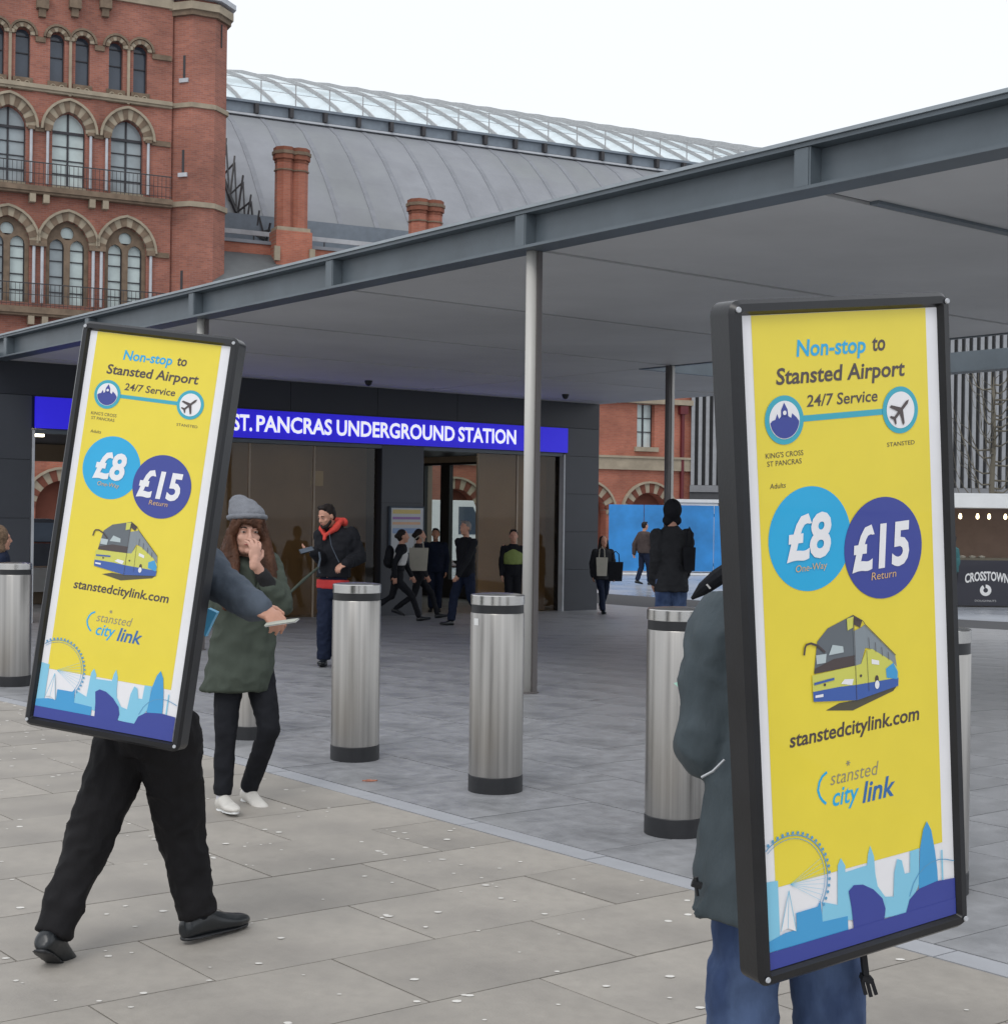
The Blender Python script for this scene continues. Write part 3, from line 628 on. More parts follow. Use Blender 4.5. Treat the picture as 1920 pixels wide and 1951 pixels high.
gpo = MB().box(-.025, .025, -.42, -.38, 21.62, 22.7).mesh('rail_post', M['ribm'])
for k in range(n_seam): link('gutter_bracket', gbr, shed, (X0+.3+k*PITCH, 0, 0)); link('rail_post', gpo, shed, (X0+.55+k*PITCH, 0, 0))
mb = MB(); mb.box(X0, X1, -.41, -.39, 22.66, 22.69); mb.box(X0, X1, -.41, -.39, 22.2, 22.22); mb.build('rail', M['ribm'], shed)
gpf = [(.3, 21.4), (2.2, 22.5), (4.4, 23.6), (7.2, 24.85), (10.4, 26.05), (13.4, 27.05), (16.5, 27.9), (20, 28.6), (24, 29.1), (29, 29.3)]
mb = MB()
for i in range(len(gpf)-1):
    (a, b), (c, d) = gpf[i], gpf[i+1]; mb.add([(0, a, b), (PITCH-.1, a, b), (PITCH-.1, c, d), (0, c, d)], [(0, 1, 2, 3)])
gmesh = mb.mesh('glass_bay', M['glassroof'])
mb = MB()
for i in range(len(gpf)-1):
    (a, b), (c, d) = gpf[i], gpf[i+1]; mb.bar((0, a, b+.1), (0, c, d+.1), .07, .2)
rmesh = mb.mesh('glazing_rib', M['ribm'])
for k in range(n_seam): link('glass_bay', gmesh, shed, (X0+.05+k*PITCH, 0, 0)); link('glazing_rib', rmesh, shed, (X0+k*PITCH, 0, 0))
mb = MB()
for i in (3, 5, 7): mb.box(X0, X1, gpf[i][0]-.04, gpf[i][0]+.04, gpf[i][1]-.2, gpf[i][1]-.06)
mb.build('purlin', M['ribm'], shed)
MB().box(X0, X1, -7.95, -7.75, 13.2, 14.45).box(X0, X1, -8.6, -8.0, 12.9, 13.1).build('eaves_gutter', M['lead'], shed)
mb = MB(); mb.box(X0, X1, -9.05, -9.0, 13.35, 13.55); x = X0
mb.build('eaves_rail', M['ledge'], shed)
mb = MB()
while x < 40: mb.box(x, x+.05, -9.04, -9.01, 12.3, 13.34); x += 1.6
mb.build('rail_posts', M['iron'], shed)
# iron lattice guard climbing the slope next to the turret
lg = empty('lattice_guard', FT, label='dark iron lattice guard climbing the slate slope beside the turret', cat='railing')
def on_slope(px, py, lift_):      # the point of the slate slope (lifted by lift_) under that line of sight
    best = None
    for i in range(120):
        n_ = -9+i*.075; x_, z_ = LP(FT, n_, px, py); zs = np.interp(n_, [p[0] for p in prof], [p[1] for p in prof])+lift_
        if best is None or abs(z_-zs) < best[0]: best = (abs(z_-zs), Vector((x_, n_, z_)))
    return best[1]
lo = [on_slope(x, y, .25) for x, y in ((424, 335), (437, 372), (451, 405), (467, 430), (485, 446), (505, 456))]
up = [on_slope(x, y, 1.1) for x, y in ((431, 276), (447, 310), (463, 347), (478, 384), (494, 414), (515, 438))]
mb = MB()
for i in range(5):
    mb.bar(lo[i], lo[i+1], .13); mb.bar(lo[i], up[i+1], .07); mb.bar(up[i], lo[i+1], .07)
for i in range(6): mb.bar(lo[i]-Vector((0, 0, .4)), up[i]+Vector((0, 0, .3)), .07)
mb.build('lattice_bars', M['iron'], lg)

# ================================================================== BRICK ARCADE seen under the canopy
PW = P(1200, 900, 66); FW = Matrix.Translation((PW.x, PW.y, 0)) @ Matrix.Rotation(AC, 4, 'Z')
def AW(px, py, y0=0): return LP(FW, y0, px, py)
arc_b = empty('brick_arcade', FW, label='red brick arcade building with round arches behind the blue hoarding', cat='building')
xr = AW(1315, 900)[0]; a1, zt_ = AW(1236, 923); a2 = AW(1118, 923)[0]; sp = a1-a2; band0 = AW(1250, 897)[1]; band1 = AW(1250, 875)[1]
hw = 1.0; zs_ = zt_-hw-.38
wx0, wz1 = AW(1214, 770); wx1, wz0 = AW(1246, 853)
holes = [opening(a1-sp*i, -.5, zs_, hw, 'r', n=12) for i in range(0, 14)]
wins = [(wx0-2*sp*i, wx1-2*sp*i) for i in range(0, 1)]
holes += [[(a, wz0), (b, wz0), (b, wz1), (a, wz1)] for a, b in wins]
xl2 = a1-sp*13.6
MB().holed([(xl2, -1), (xr, -1), (xr, 9), (-9, 9), (-9, 5.4), (xl2, 5.4)], holes, 0, .5).build('wall', M['brickor'], arc_b)
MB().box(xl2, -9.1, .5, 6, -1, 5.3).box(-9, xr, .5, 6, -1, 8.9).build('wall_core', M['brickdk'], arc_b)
MB().box(xl2, xr+.05, -.14, -.003, band0, band1).box(xl2, xr+.05, -.2, -.003, band1+.002, band1+.1).build('stone_band', M['stone'], arc_b)
MB().box(xl2, xr+.05, -.25, -.003, AW(1200, 768)[1], AW(1200, 758)[1]).build('stone_band', M['stone'], arc_b)
for i in range(14):
    voussoirs(a1-sp*i, zs_, hw, .42, 'r', 16, [M['stone'], M['brickdk']], arc_b, name='arch_ring', y0=-.06)
for a, b in wins:
    w = MB().box(a-.15, b+.15, -.16, -.004, wz0-.2, wz0-.002).box(a-.1, b+.1, -.1, -.004, wz1+.002, wz1+.25).build('sash_window', M['stone'], arc_b)
    window_frame(w, (a+b)/2, wz0, wz1, (b-a)/2, 2, [wz0+(wz1-wz0)*.36, wz0+(wz1-wz0)*.68], m='panelt')
dpx = AW(1298, 800)[0]
MB().box(dpx-.07, dpx+.07, -.16, -.02, AW(1298, 950)[1], AW(1298, 790)[1]).box(dpx-.2, dpx+.2, -.25, -.02, AW(1298, 790)[1], AW(1298, 775)[1]).build('drainpipe', mat('dark_red_pipe', (.12,.015,.02), .5), arc_b)

# finned grey building at the right
PF = P(1314, 900, 67.2); FF = Matrix.Translation((PF.x, PF.y, 0)) @ Matrix.Rotation(R(-5), 4, 'Z')
def FX(px, py, y0=0): return LP(FF, y0, px, py)
fb = empty('finned_building', FF, label='grey office building screened with tall vertical fins behind the canopy', cat='building')
zb = FX(1850, 931)[1]; zb2 = FX(1850, 944)[1]; xe = FX(2100, 900)[0]
MB().box(0, xe+12, .35, 8, -1, 15).build('wall', M['finback'], fb)
MB().box(0, xe+12, -.1, .34, zb2, zb).build('lower_band', M['finband'], fb); MB().box(0, xe+12, -.02, .34, -.6, zb2-.01).build('plinth', M['finback'], fb)
fm = MB().box(-.08, .08, 0, .34, zb+.01, 15).mesh('fin', M['fin'])
k = 0
while k*.33 < xe+6: link('fin', fm, fb, (.12+k*.33, 0, 0)); k += 1

# ================================================================== ADVERTISING BOARDS
BW, BH = .507, 1.30
Y0 = -.012
def pr(poly, m, k, parent, name='print_shape'):
    tr = tessellate_polygon([[Vector((a, b, 0)) for a, b in poly]])
    return link(name, MB().add([(a, Y0-.0006*k, b) for a, b in poly], [tuple(t) for t in tr]).mesh(name, PR[m], fix=False), parent)
def disc(cx, cz, r, n=40, rz=None): return [(cx+r*math.cos(2*math.pi*i/n), cz+(rz or r)*math.sin(2*math.pi*i/n)) for i in range(n)]
def stroke(pts, w, m, k, parent, name='print_line'):
    mb = MB(); pts = [Vector(p) for p in pts]; L = []; Rr = []
    for i, p in enumerate(pts):
        d = (pts[min(i+1, len(pts)-1)]-pts[max(i-1, 0)]).normalized(); nn = Vector((-d.y, d.x))*w/2; L.append(p+nn); Rr.append(p-nn)
    V = [(a.x, Y0-.0006*k, a.y) for a in L]+[(a.x, Y0-.0006*k, a.y) for a in Rr]; n = len(pts)
    return link(name, mb.add(V, [(i, i+1, n+i+1, n+i) for i in range(n-1)]).mesh(name, PR[m], fix=False), parent)
def ptext(s, x0, x1, b, cap, m, k, parent, bold=.01, shear=.12, **kw): return text(s, x0, x1, b, cap, Y0-.0006*k, PR[m], parent, bold, shear, **kw)
def board(matw, label):
    t = empty('advertising_board', matw, label=label, cat='advertising board', group='yellow coach boards carried on backs')
    x, z, fr, dp, rc = BW/2, BH/2, .029, .043, .026
    def rrect(hx, hz, r, n=5): return [(sx*(hx-r)+r*math.cos(a0+k*math.pi/2/n), sz*(hz-r)+r*math.sin(a0+k*math.pi/2/n)) for sx, sz, a0 in ((1, 1, 0), (-1, 1, math.pi/2), (-1, -1, math.pi), (1, -1, 1.5*math.pi)) for k in range(n+1)]
    o = rrect(x+fr, z+fr, rc); i_ = rrect(x-.002, z-.002, .002); i2 = rrect(x+.006, z+.006, .006)
    mb = MB(); n = len(o); rings = [(o, dp), (o, -.014), (rrect(x+fr-.008, z+fr-.008, rc-.006), -.024), (i2, -.026), (i_, -.010)]
    V = [(a, yy, b) for rg, yy in rings for a, b in rg]
    mb.add(V, [(j*n+k, j*n+(k+1) % n, (j+1)*n+(k+1) % n, (j+1)*n+k) for j in range(4) for k in range(n)]); f = mb.build('frame', M['frameb'], t); smooth_angle(f, 30)
    MB().prism(rrect(x+fr-.002, z+fr-.002, rc), dp-.012, dp-.004).build('back_panel', M['frameb'], t)
    for sx in (-1, 1):
        for sz in (-1, 1):
            c = MB().lathe([(.006, 0), (.005, .003)], n=10).build('rivet', M['ledge'], f); c.matrix_local = Matrix.Translation((sx*(x+.014), -.027, sz*(z+.01))) @ Matrix.Rotation(R(90), 4, 'X')
    p = MB().box(-x+.001, x-.001, Y0, Y0+.004, -z+.001, z-.001).build('poster', PR['w'], t)
    pr([(-.2275, -.4845), (.221, -.4845), (.221, .6485), (-.2275, .6485)], 'y', 1, p)
    ptext('Non-stop', -.1213, .0564, .5655, .031, 'cy', 2, p, .022); ptext('to', .0738, .1085, .5675, .031, 'dk', 2, p, .02)
    ptext('Stansted Airport', -.174, .1587, .5133, .0305, 'dk', 2, p, .02); ptext('24/7 Service', -.1007, .0829, .4655, .0225, 'dk', 2, p, .012)
    pr([(-.115, .437), (.099, .437), (.099, .449), (-.115, .449)], 'ring', 2, p)
    for cx, cz in ((-.158, .4435), (.1425, .4435)): pr(disc(cx, cz, .048), 'ring', 3, p); pr(disc(cx, cz, .0375), 'w', 4, p)
    cx, cz, r = -.158, .4435, .036
    pr([(cx+r*math.cos(a), cz+r*math.sin(a)) for a in [math.pi+.12+(math.pi-.24)*k/16 for k in range(17)]]+[(cx+r*.8, cz+.004), (cx+.019, cz+.012), (cx+.016, cz+.003), (cx+.008, cz+.008), (cx-.008, cz+.008), (cx-.014, cz+.003), (cx-.018, cz+.013), (cx-.023, cz+.002), (cx-r*.85, cz)], 'nv', 5, p)
    pr([(cx-.009, cz+.006), (cx+.009, cz+.006), (cx+.008, cz+.02), (cx, cz+.034), (cx-.008, cz+.02)], 'nv', 5, p); pr(disc(cx, cz+.014, .0045, 12), 'w', 6, p)
    cx, cz = .1425, .4435; c4, s4 = math.cos(R(42)), math.sin(R(42))
    for poly in ([(-.028, -.003), (.022, -.0035), (.03, 0), (.022, .0035), (-.028, .003)], [(.006, 0), (-.012, .026), (-.018, .026), (-.006, 0), (-.018, -.026), (-.012, -.026)], [(-.02, 0), (-.028, .011), (-.032, .011), (-.028, 0), (-.032, -.011), (-.028, -.011)]):
        pr([(cx+a*c4-b*s4, cz+a*s4+b*c4) for a, b in poly], 'dk', 5+.3*len(poly), p)
    ptext("KING'S CROSS", -.207, -.114, .3715, .010, 'dk', 2, p, .0, 0); ptext('ST PANCRAS', -.204, -.119, .3555, .010, 'dk', 2, p, .0, 0); ptext('STANSTED', .104, .179, .3705, .0085, 'dk', 2, p, 0, 0); ptext('Adults', -.2, -.161, .3115, .010, 'dk', 2, p, 0, .1)
    pr(disc(-.105, .204, .1045, 56), 'cy', 2, p); pr(disc(.0845, .165, .1045, 56), 'nv', 3, p)
    ptext('£8', -.1675, -.0513, .168, .082, 'w', 5, p, .034); ptext('£15', -.002, .155, .128, .083, 'w', 5, p, .034)
    ptext('One-Way', -.146, -.066, .141, .0135, 'sm', 5, p, 0); ptext('Return', .048, .115, .102, .0155, 'sm', 5, p, 0)
    # coach picture
    B = dict(sh=('sh', 2, [(-.0826,-.1477),(-.0468,-.138),(.0006,-.1393),(.1085,-.1264),(.0978,-.1357),(-.0123,-.159)]),
     wind=('gr', 3, [(-.1095,-.0669),(-.0986,-.0046),(-.0703,.0188),(-.0028,.0372),(-.0039,-.0673)]), w1=('gl', 5, [(-.1038,-.0312),(-.0768,-.0321),(-.0796,-.05),(-.1028,-.0497)]), w2=('gl', 5, [(-.0604,-.0161),(-.0333,-.023),(-.032,-.0355),(-.0711,-.036)]),
     dash=('dk', 4, [(-.1096,-.0685),(-.1071,-.0582),(-.0579,-.0455),(-.0028,-.0458),(-.0031,-.0674)]), yf=('by', 5, [(-.1155,-.0706),(-.0039,-.0673),(-.0018,-.1079),(-.0452,-.1043),(-.1153,-.1042)]), bf=('bb', 5.5, [(-.1153,-.1042),(-.0452,-.1043),(-.0018,-.1072),(-.0013,-.139),(-.1144,-.1242)]),
     door=('gs', 4, [(-.0044,.0037),(.0197,.0096),(.0256,-.0345),(.0121,-.0666),(-.0039,-.0673)]), sg=('gs', 3.5, [(.0157,.0086),(.0259,.0134),(.1052,-.0615),(.109,-.0871),(.0926,-.0706),(.0375,-.0377),(.0236,-.0342)]),
     ys=('by', 5, [(-.0039,-.0673),(.0121,-.066),(.0274,-.0394),(.0434,-.0395),(.0926,-.0706),(.109,-.0871),(.1113,-.1095),(-.0018,-.1072)]), bs=('bb', 5.5, [(-.0018,-.1072),(.1113,-.1095),(.1097,-.1265),(-.0013,-.139)]), bp=('mb', 6, [(.0776,-.0856),(.0984,-.0761),(.1098,-.0967),(.1079,-.1121),(.0788,-.1046)]),
     ry=('by', 5, [(-.0208,.0319),(-.0029,.0342),(-.006,.0116),(-.02,.0073)]), rg=('dk', 4, [(-.0047,.0381),(.0204,.0234),(.0137,.0089),(-.0018,.0171)]), hl=('w', 6, [(-.0429,-.0985),(-.0327,-.0908),(-.0091,-.0937),(-.0137,-.106)]))
    for kk, (m, k, poly) in B.items(): pr(poly, m, k, p, 'coach_print')
    stroke([(-.1343,-.0268),(-.1312,-.012),(-.1275,-.0066),(-.1159,-.0052),(-.099,-.0122),(-.0805,-.0285)], .0045, 'dk', 6, p); pr(disc(.0521, -.115, .006, 14, .009), 'w', 7, p); pr(disc(.0521, -.104, .005, 14, .009), 'dk', 6.5, p)
    stroke([(-.0035, .03), (-.003, -.138)], .0012, 'dk', 7, p); stroke([(.0275, -.04), (.03, -.125)], .0009, 'dk', 7, p); pr(disc(-.085, -.094, .003, 10), 'dk', 7, p); pr(disc(.01, -.09, .003, 10), 'dk', 7, p)
    pr([(-.112, -.086), (-.06, -.083), (-.06, -.088), (-.112, -.091)], 'bb', 7, p, 'coach_print'); pr([(-.1105, -.112), (-.09, -.112), (-.09, -.118), (-.1105, -.117)], 'w', 7, p, 'coach_print')
    for i in range(4): x_ = .034+i*.017; stroke([(x_, -.014-i*.0125), (x_+.001, -.036-i*.011)], .0012, 'dk', 7, p, 'coach_print')
    pr([(.04, -.06), (.06, -.066), (.06, -.075), (.04, -.07)], 'w', 6, p, 'coach_print'); stroke([(-.0035, .0305), (.02, .0225), (.026, .0138), (.1052, -.0612)], .0016, 'dk', 7, p, 'coach_print')
    ptext('stanstedcitylink.com', -.178, .167, -.2075, .0285, 'dk', 2, p, .018)
    ptext('stansted', -.0782, .051, -.3035, .0285, 'tg', 2, p, -.006, .25); ptext('city', -.074, -.004, -.3475, .037, 'cy', 2, p, .012, .25); ptext('link', .004, .094, -.3555, .042, 'pb', 2, p, .018, .25)
    stroke([(-.086,-.2741),(-.0985,-.281),(-.1063,-.2915),(-.1108,-.3074),(-.1064,-.322),(-.1,-.331),(-.0912,-.3391)], .0055, 'cy', 2, p)
    c4 = (-.03, -.2656)
    for a in range(3): stroke([(c4[0]-.006*math.cos(a*1.05), c4[1]-.006*math.sin(a*1.05)), (c4[0]+.006*math.cos(a*1.05), c4[1]+.006*math.sin(a*1.05))], .002, 'tg', 2+.1*a, p)
    # skyline
    S = dict(
     l1=('lb', 3, [(-.2515,-.4677),(-.2222,-.4704),(-.2227,-.5843),(-.2517,-.5902)]),
     tb=('lb', 3, [(-.0722,-.5548),(-.0681,-.4729),(-.0594,-.4589),(-.0483,-.4771),(-.049,-.4912),(.0097,-.4891),(.0128,-.4673),(.0198,-.4495),(.0289,-.4738),(.0311,-.5129),(.0361,-.5397),(.0555,-.5666),(.0534,-.6117),(-.1152,-.5803),(-.1112,-.5399)]),
     mb=('mb', 4, [(-.1801,-.5468),(-.1253,-.5463),(-.1169,-.5355),(-.1133,-.5807),(-.0475,-.5842),(-.047,-.6149),(-.2521,-.612),(-.2524,-.59),(-.209,-.5812),(-.18,-.5815)]),
     lr=('lb', 3.5, [(.0534,-.6117),(.0555,-.5666),(.0781,-.5715),(.0825,-.5204),(.092,-.4932),(.1043,-.499),(.1113,-.5298),(.1261,-.5296),(.128,-.4843),(.1534,-.483),(.1501,-.5609),(.1118,-.6149)]),
     gh=('mb', 4.5, [(.1484,-.5704),(.1555,-.4834),(.1656,-.4462),(.1769,-.4289),(.1888,-.4508),(.1975,-.4985),(.2023,-.539),(.2032,-.5689)]),
     nb=('nv', 6, [(-.2515,-.6122),(.2515,-.613),(.2515,-.6485),(-.2515,-.6485)]),
     d1=('nv', 5, [(-.0329,-.6165),(-.0367,-.569),(-.043,-.5324),(-.0284,-.5227),(-.0043,-.5269),(.0236,-.5435),(.0471,-.568),(.0543,-.5923),(.049,-.6172)]),
     d2=('nv', 5, [(.1096,-.616),(.1214,-.5875),(.1476,-.5702),(.1991,-.5647),(.2515,-.5689),(.2515,-.6165)]), tri=('w', 5, [(-.1968,-.4961),(-.2203,-.5755),(-.2028,-.5731),(-.1821,-.5841)]))
    for kk, (m, k, poly) in S.items(): pr(poly, m, k, p, 'skyline_print')
    wc = (-.192, -.485)
    aa = [R(-35+i*(162/40)) for i in range(41)]
    stroke([(wc[0]+.096*math.cos(a), wc[1]+.1*math.sin(a)) for a in aa if wc[0]+.096*math.cos(a) > -.2515], .0022, 'ln', 4, p); stroke([(wc[0]+.089*math.cos(a), wc[1]+.093*math.sin(a)) for a in aa if wc[0]+.089*math.cos(a) > -.2515], .0012, 'ln', 4, p)
    mb = MB()
    for i in range(22):
        a = R(-35+i*7.4); x_, z_ = wc[0]+.101*math.cos(a), wc[1]+.105*math.sin(a)
        if x_ > -.247: mb.add([(q[0], Y0-.0028, q[1]) for q in disc(x_, z_, .0035, 8)], [tuple(range(8))])
    link('print_dots', mb.mesh('print_dots', PR['ln'], fix=False), p)
    for i in range(9): a = R(-32+i*7); stroke([(wc[0], wc[1]), (wc[0]+.088*math.cos(a), wc[1]+.092*math.sin(a))], .0006, 'lb', 4.2, p)
    stroke([(-.1968, -.4961), (-.2203, -.5755)], .0016, 'lb', 5.6, p); stroke([(-.1968, -.4961), (-.2028, -.5731)], .0012, 'lb', 5.6, p); stroke([(-.1968, -.4961), (-.1821, -.5841)], .0016, 'lb', 5.6, p)
    stroke([(.1217,-.581),(.134,-.555),(.149,-.5377),(.167,-.526),(.1881,-.5196),(.21,-.519),(.2267,-.5226),(.2505,-.531)], .002, 'ln', 5.2, p)
    stroke([(.217, -.50), (.217, -.567)], .004, 'lb', 4.4, p)
    # harness and brackets on the back
    for sx in (-.12, .12): MB().box(sx-.02, sx+.02, dp-.003, dp+.03, -.45, .1).build('back_bracket', M['frameb'], t)
    return t
def bm_(c, x, y, z): return Matrix(((x[0], y[0], z[0], c[0]), (x[1], y[1], z[1], c[1]), (x[2], y[2], z[2], c[2]), (0, 0, 0, 1)))
M1 = bm_((-1.2218, 4.8447, 1.4638), (.9658, -.2295, -.121), (.2253, .9731, -.0476), (.1287, .0187, .9915))
M2 = bm_((.7089, 2.9964, 1.3146), (.8775, .4669, .1098), (-.4741, .879, .0511), (-.0727, -.0969, .9926))
b1 = board(M1, 'yellow coach advertising board tilted to the right on the back of the striding man')
b2 = copy_tree(b1, None, 'large near yellow coach advertising board on the back of the person in blue jeans'); b2.matrix_world = M2

# ================================================================== PEOPLE
def V3(*a): return Vector(a)
class Fl:
    """flesh / cloth volumes that are fused into one continuous surface"""
    def __init__(s): s.v = []; s.f = []
    def _add(s, V, Fc): b = len(s.v); s.v += V; s.f += [tuple(i+b for i in f) for f in Fc]
    def rings(s, rg, n):
        V = [p for r in rg for p in r]; Fc = [(i*n+k, i*n+(k+1) % n, (i+1)*n+(k+1) % n, (i+1)*n+k) for i in range(len(rg)-1) for k in range(n)]
        Fc += [tuple(range(n))[::-1], tuple(range((len(rg)-1)*n, len(rg)*n))]; s._add(V, Fc)
    def cap(s, p, q, r0, r1=None, n=12):
        p = Vector(p); q = Vector(q); r1 = r0 if r1 is None else r1; d = (q-p)
        if d.length < 1e-5: d = V3(0, 0, 1)*1e-4
        d.normalize(); u = V3(0, 0, 1) if abs(d.z) < .9 else V3(1, 0, 0); a = d.cross(u).normalized(); b = a.cross(d); rg = []
        for c, r, t0, t1 in ((p, r0, -84, 0), (q, r1, 0, 84)):
            for k in range(5):
                t = R(t0+(t1-t0)*k/4); rg.append([c+d*(r*math.sin(t))+(a*math.cos(2*math.pi*j/n)+b*math.sin(2*math.pi*j/n))*(r*math.cos(t)) for j in range(n)])
        s.rings(rg, n); return s
    def chain(s, pts, rs):
        for i in range(len(pts)-1): s.cap(pts[i], pts[i+1], rs[i], rs[i+1])
        return s
    def path(s, pts, rs, n=14):
        rg = []
        for i, p in enumerate(pts):
            d = (pts[min(i+1, len(pts)-1)]-pts[max(i-1, 0)]).normalized(); a = d.cross(V3(1, 0, 0) if abs(d.x) < .8 else V3(0, 1, 0)).normalized(); b = a.cross(d)
            rg.append([p+(a*math.cos(2*math.pi*j/n)+b*math.sin(2*math.pi*j/n))*rs[i] for j in range(n)])
        s.rings(rg, n); return s
    def ell(s, c, a, b, u, n=14, m=8):
        s.rings([[c+u*math.sin(t)+(a*math.cos(2*math.pi*j/n)+b*math.sin(2*math.pi*j/n))*math.cos(t) for j in range(n)] for t in [R(-84+168*k/m) for k in range(m+1)]], n); return s
    def loft(s, rg, n=20): s.rings([[c+a*math.cos(2*math.pi*j/n)+b*math.sin(2*math.pi*j/n) for j in range(n)] for c, a, b in rg], n); return s
    def build(s, name, m, parent, vox=.012, sm=4, wr=0., wf=9., org=None, squash=(1, 1, .5), fac=.5):
        me = bpy.data.meshes.new(name); me.from_pydata([tuple(v) for v in s.v], [], s.f)
        o = bpy.data.objects.new(name, me); COL.objects.link(o)
        rm = o.modifiers.new('r', 'REMESH'); rm.mode = 'VOXEL'; rm.voxel_size = vox; rm.use_smooth_shade = True
        sm_ = o.modifiers.new('s', 'SMOOTH'); sm_.factor = fac; sm_.iterations = sm
        m2 = bpy.data.meshes.new_from_object(o.evaluated_get(bpy.context.evaluated_depsgraph_get()))
        bpy.data.objects.remove(o); bpy.data.meshes.remove(me)
        nv = len(m2.vertices); co = np.empty(nv*3); m2.vertices.foreach_get('co', co); co = co.reshape(-1, 3)
        if wr:
            no = np.empty(nv*3); m2.vertices.foreach_get('normal', no); no = no.reshape(-1, 3)
            d = np.array([noise.noise(Vector((c[0]*wf*squash[0]+noise.noise(Vector(c)*3)*1.5, c[1]*wf*squash[1], c[2]*wf*squash[2]*2)))+.5*noise.noise(Vector((c[0]*wf*2.3, c[1]*wf*2.3, c[2]*wf*2.6+4))) for c in co])
            d = 1-2*np.abs(d)**.8; co = co+no*(d*wr)[:, None]
        off = np.array(org if org is not None else (0, 0, 0)); m2.vertices.foreach_set('co', (co-off).ravel()); m2.update()
        m2.name = name; m2.materials.clear()
        for x in (m if isinstance(m, (list, tuple)) else [m]): m2.materials.append(x)
        m2.polygons.foreach_set('use_smooth', [True]*len(m2.polygons))
        return link(name, m2, parent)

def pose(base, h, yaw, stride=0., swing=.0, lead=1, lean=0., arms=None):
    f = V3(math.sin(R(yaw)), math.cos(R(yaw)), 0); r = V3(math.cos(R(yaw)), -math.sin(R(yaw)), 0); u = V3(0, 0, 1); b = Vector(base)
    g = lambda x, y, z: b+r*(x*h)+f*(y*h)+u*(z*h)
    st = stride/h; L = lean
    J = dict(f=f, r=r, h=h, pel=g(0, 0, .535-st*st*.25), waist=g(0, L*.3, .61), chest=g(0, L*.7, .72), neck=g(0, L, .83), head=g(0, L+.015, .928))
    for s, n in ((1, 'R'), (-1, 'L')):
        k = s*lead
        J['hip'+n] = g(s*.052, 0, .51-st*st*.25)
        if k > 0: J['knee'+n] = g(s*.05, st*.32+.012, .285-st*.02); J['ank'+n] = g(s*.045, st*.5, .045); J['toe'+n] = g(s*.055, st*.5+.11, .018+st*.03)
        else: J['knee'+n] = g(s*.05, -st*.12+.01, .28-st*.03); J['ank'+n] = g(s*.045, -st*.58, .045+st*.14); J['toe'+n] = g(s*.055, -st*.5+.085, .02)
        J['sh'+n] = g(s*.105, L*.95, .805); J['elb'+n] = g(s*.135, L*.8-k*swing*.10-.01, .635); J['wr'+n] = g(s*.13, L*.8-k*swing*.16+.03, .49)
    if arms: J.update(arms)
    return J
def hand(B, w, d, pn, k=1., curl=.5, th=1, spread=.0, lens=(.07, .078, .073, .058)):
    d = Vector(d).normalized(); pn = Vector(pn); pn = (pn-d*pn.dot(d)).normalized(); sd = d.cross(pn)*th
    B.ell(w+d*.045*k, d*.052*k, sd*.04*k, pn*.016*k); B.cap(w-d*.02*k, w+d*.02*k, .024*k, .026*k)
    for i, x in enumerate((.03, .01, -.011, -.030)):
        b0 = w+d*(.082-.004*abs(i-1.3))*k+sd*x*k; dd = (d+sd*(x*4+(1.5-i)*spread)).normalized(); l = lens[i]*k
        m1 = b0+(dd*math.cos(curl*.7)+pn*math.sin(curl*.7))*l*.48; m2 = m1+(dd*math.cos(curl*1.7)+pn*math.sin(curl*1.7))*l*.32; m3 = m2+(dd*math.cos(curl*2.4)+pn*math.sin(curl*2.4))*l*.26
        B.chain([b0, m1, m2, m3], [.0095*k, .0088*k, .008*k, .007*k])
    t0 = w+d*.02*k+sd*.028*k; t1 = t0+(d*.55+sd*.75+pn*.25).normalized()*.038*k; t2 = t1+(d*.9+sd*.2+pn*.35).normalized()*.034*k
    B.chain([t0, t1, t2], [.014*k, .0105*k, .0085*k])
def headvol(B, c, f, u, k=1.):
    r = f.cross(u).normalized(); q = lambda a, b, d: c+r*a*k+f*b*k+u*d*k
    B.ell(q(0, -.012, .022), r*.076*k, f*.094*k, u*.098*k); B.ell(q(0, .022, -.035), r*.062*k, f*.072*k, u*.075*k); B.cap(q(-.022, .035, -.088), q(.022, .035, -.088), .03*k); B.ell(q(0, .068, -.097), r*.024*k, f*.022*k, u*.018*k)
    B.cap(q(0, .088, .012), q(0, .106, -.026), .0085*k, .0125*k); B.cap(q(-.011, .095, -.03), q(.011, .095, -.03), .008*k)
    B.cap(q(-.032, .078, .026), q(.032, .078, .026), .011*k); B.cap(q(-.017, .083, -.058), q(.017, .083, -.058), .009*k); B.cap(q(-.04, .058, -.025), q(-.036, .06, -.03), .02*k); B.cap(q(.04, .058, -.025), q(.036, .06, -.03), .02*k)
    for s in (-1, 1): B.ell(q(s*.078, -.008, -.008), r*.010*k, f*.019*k, u*.03*k)
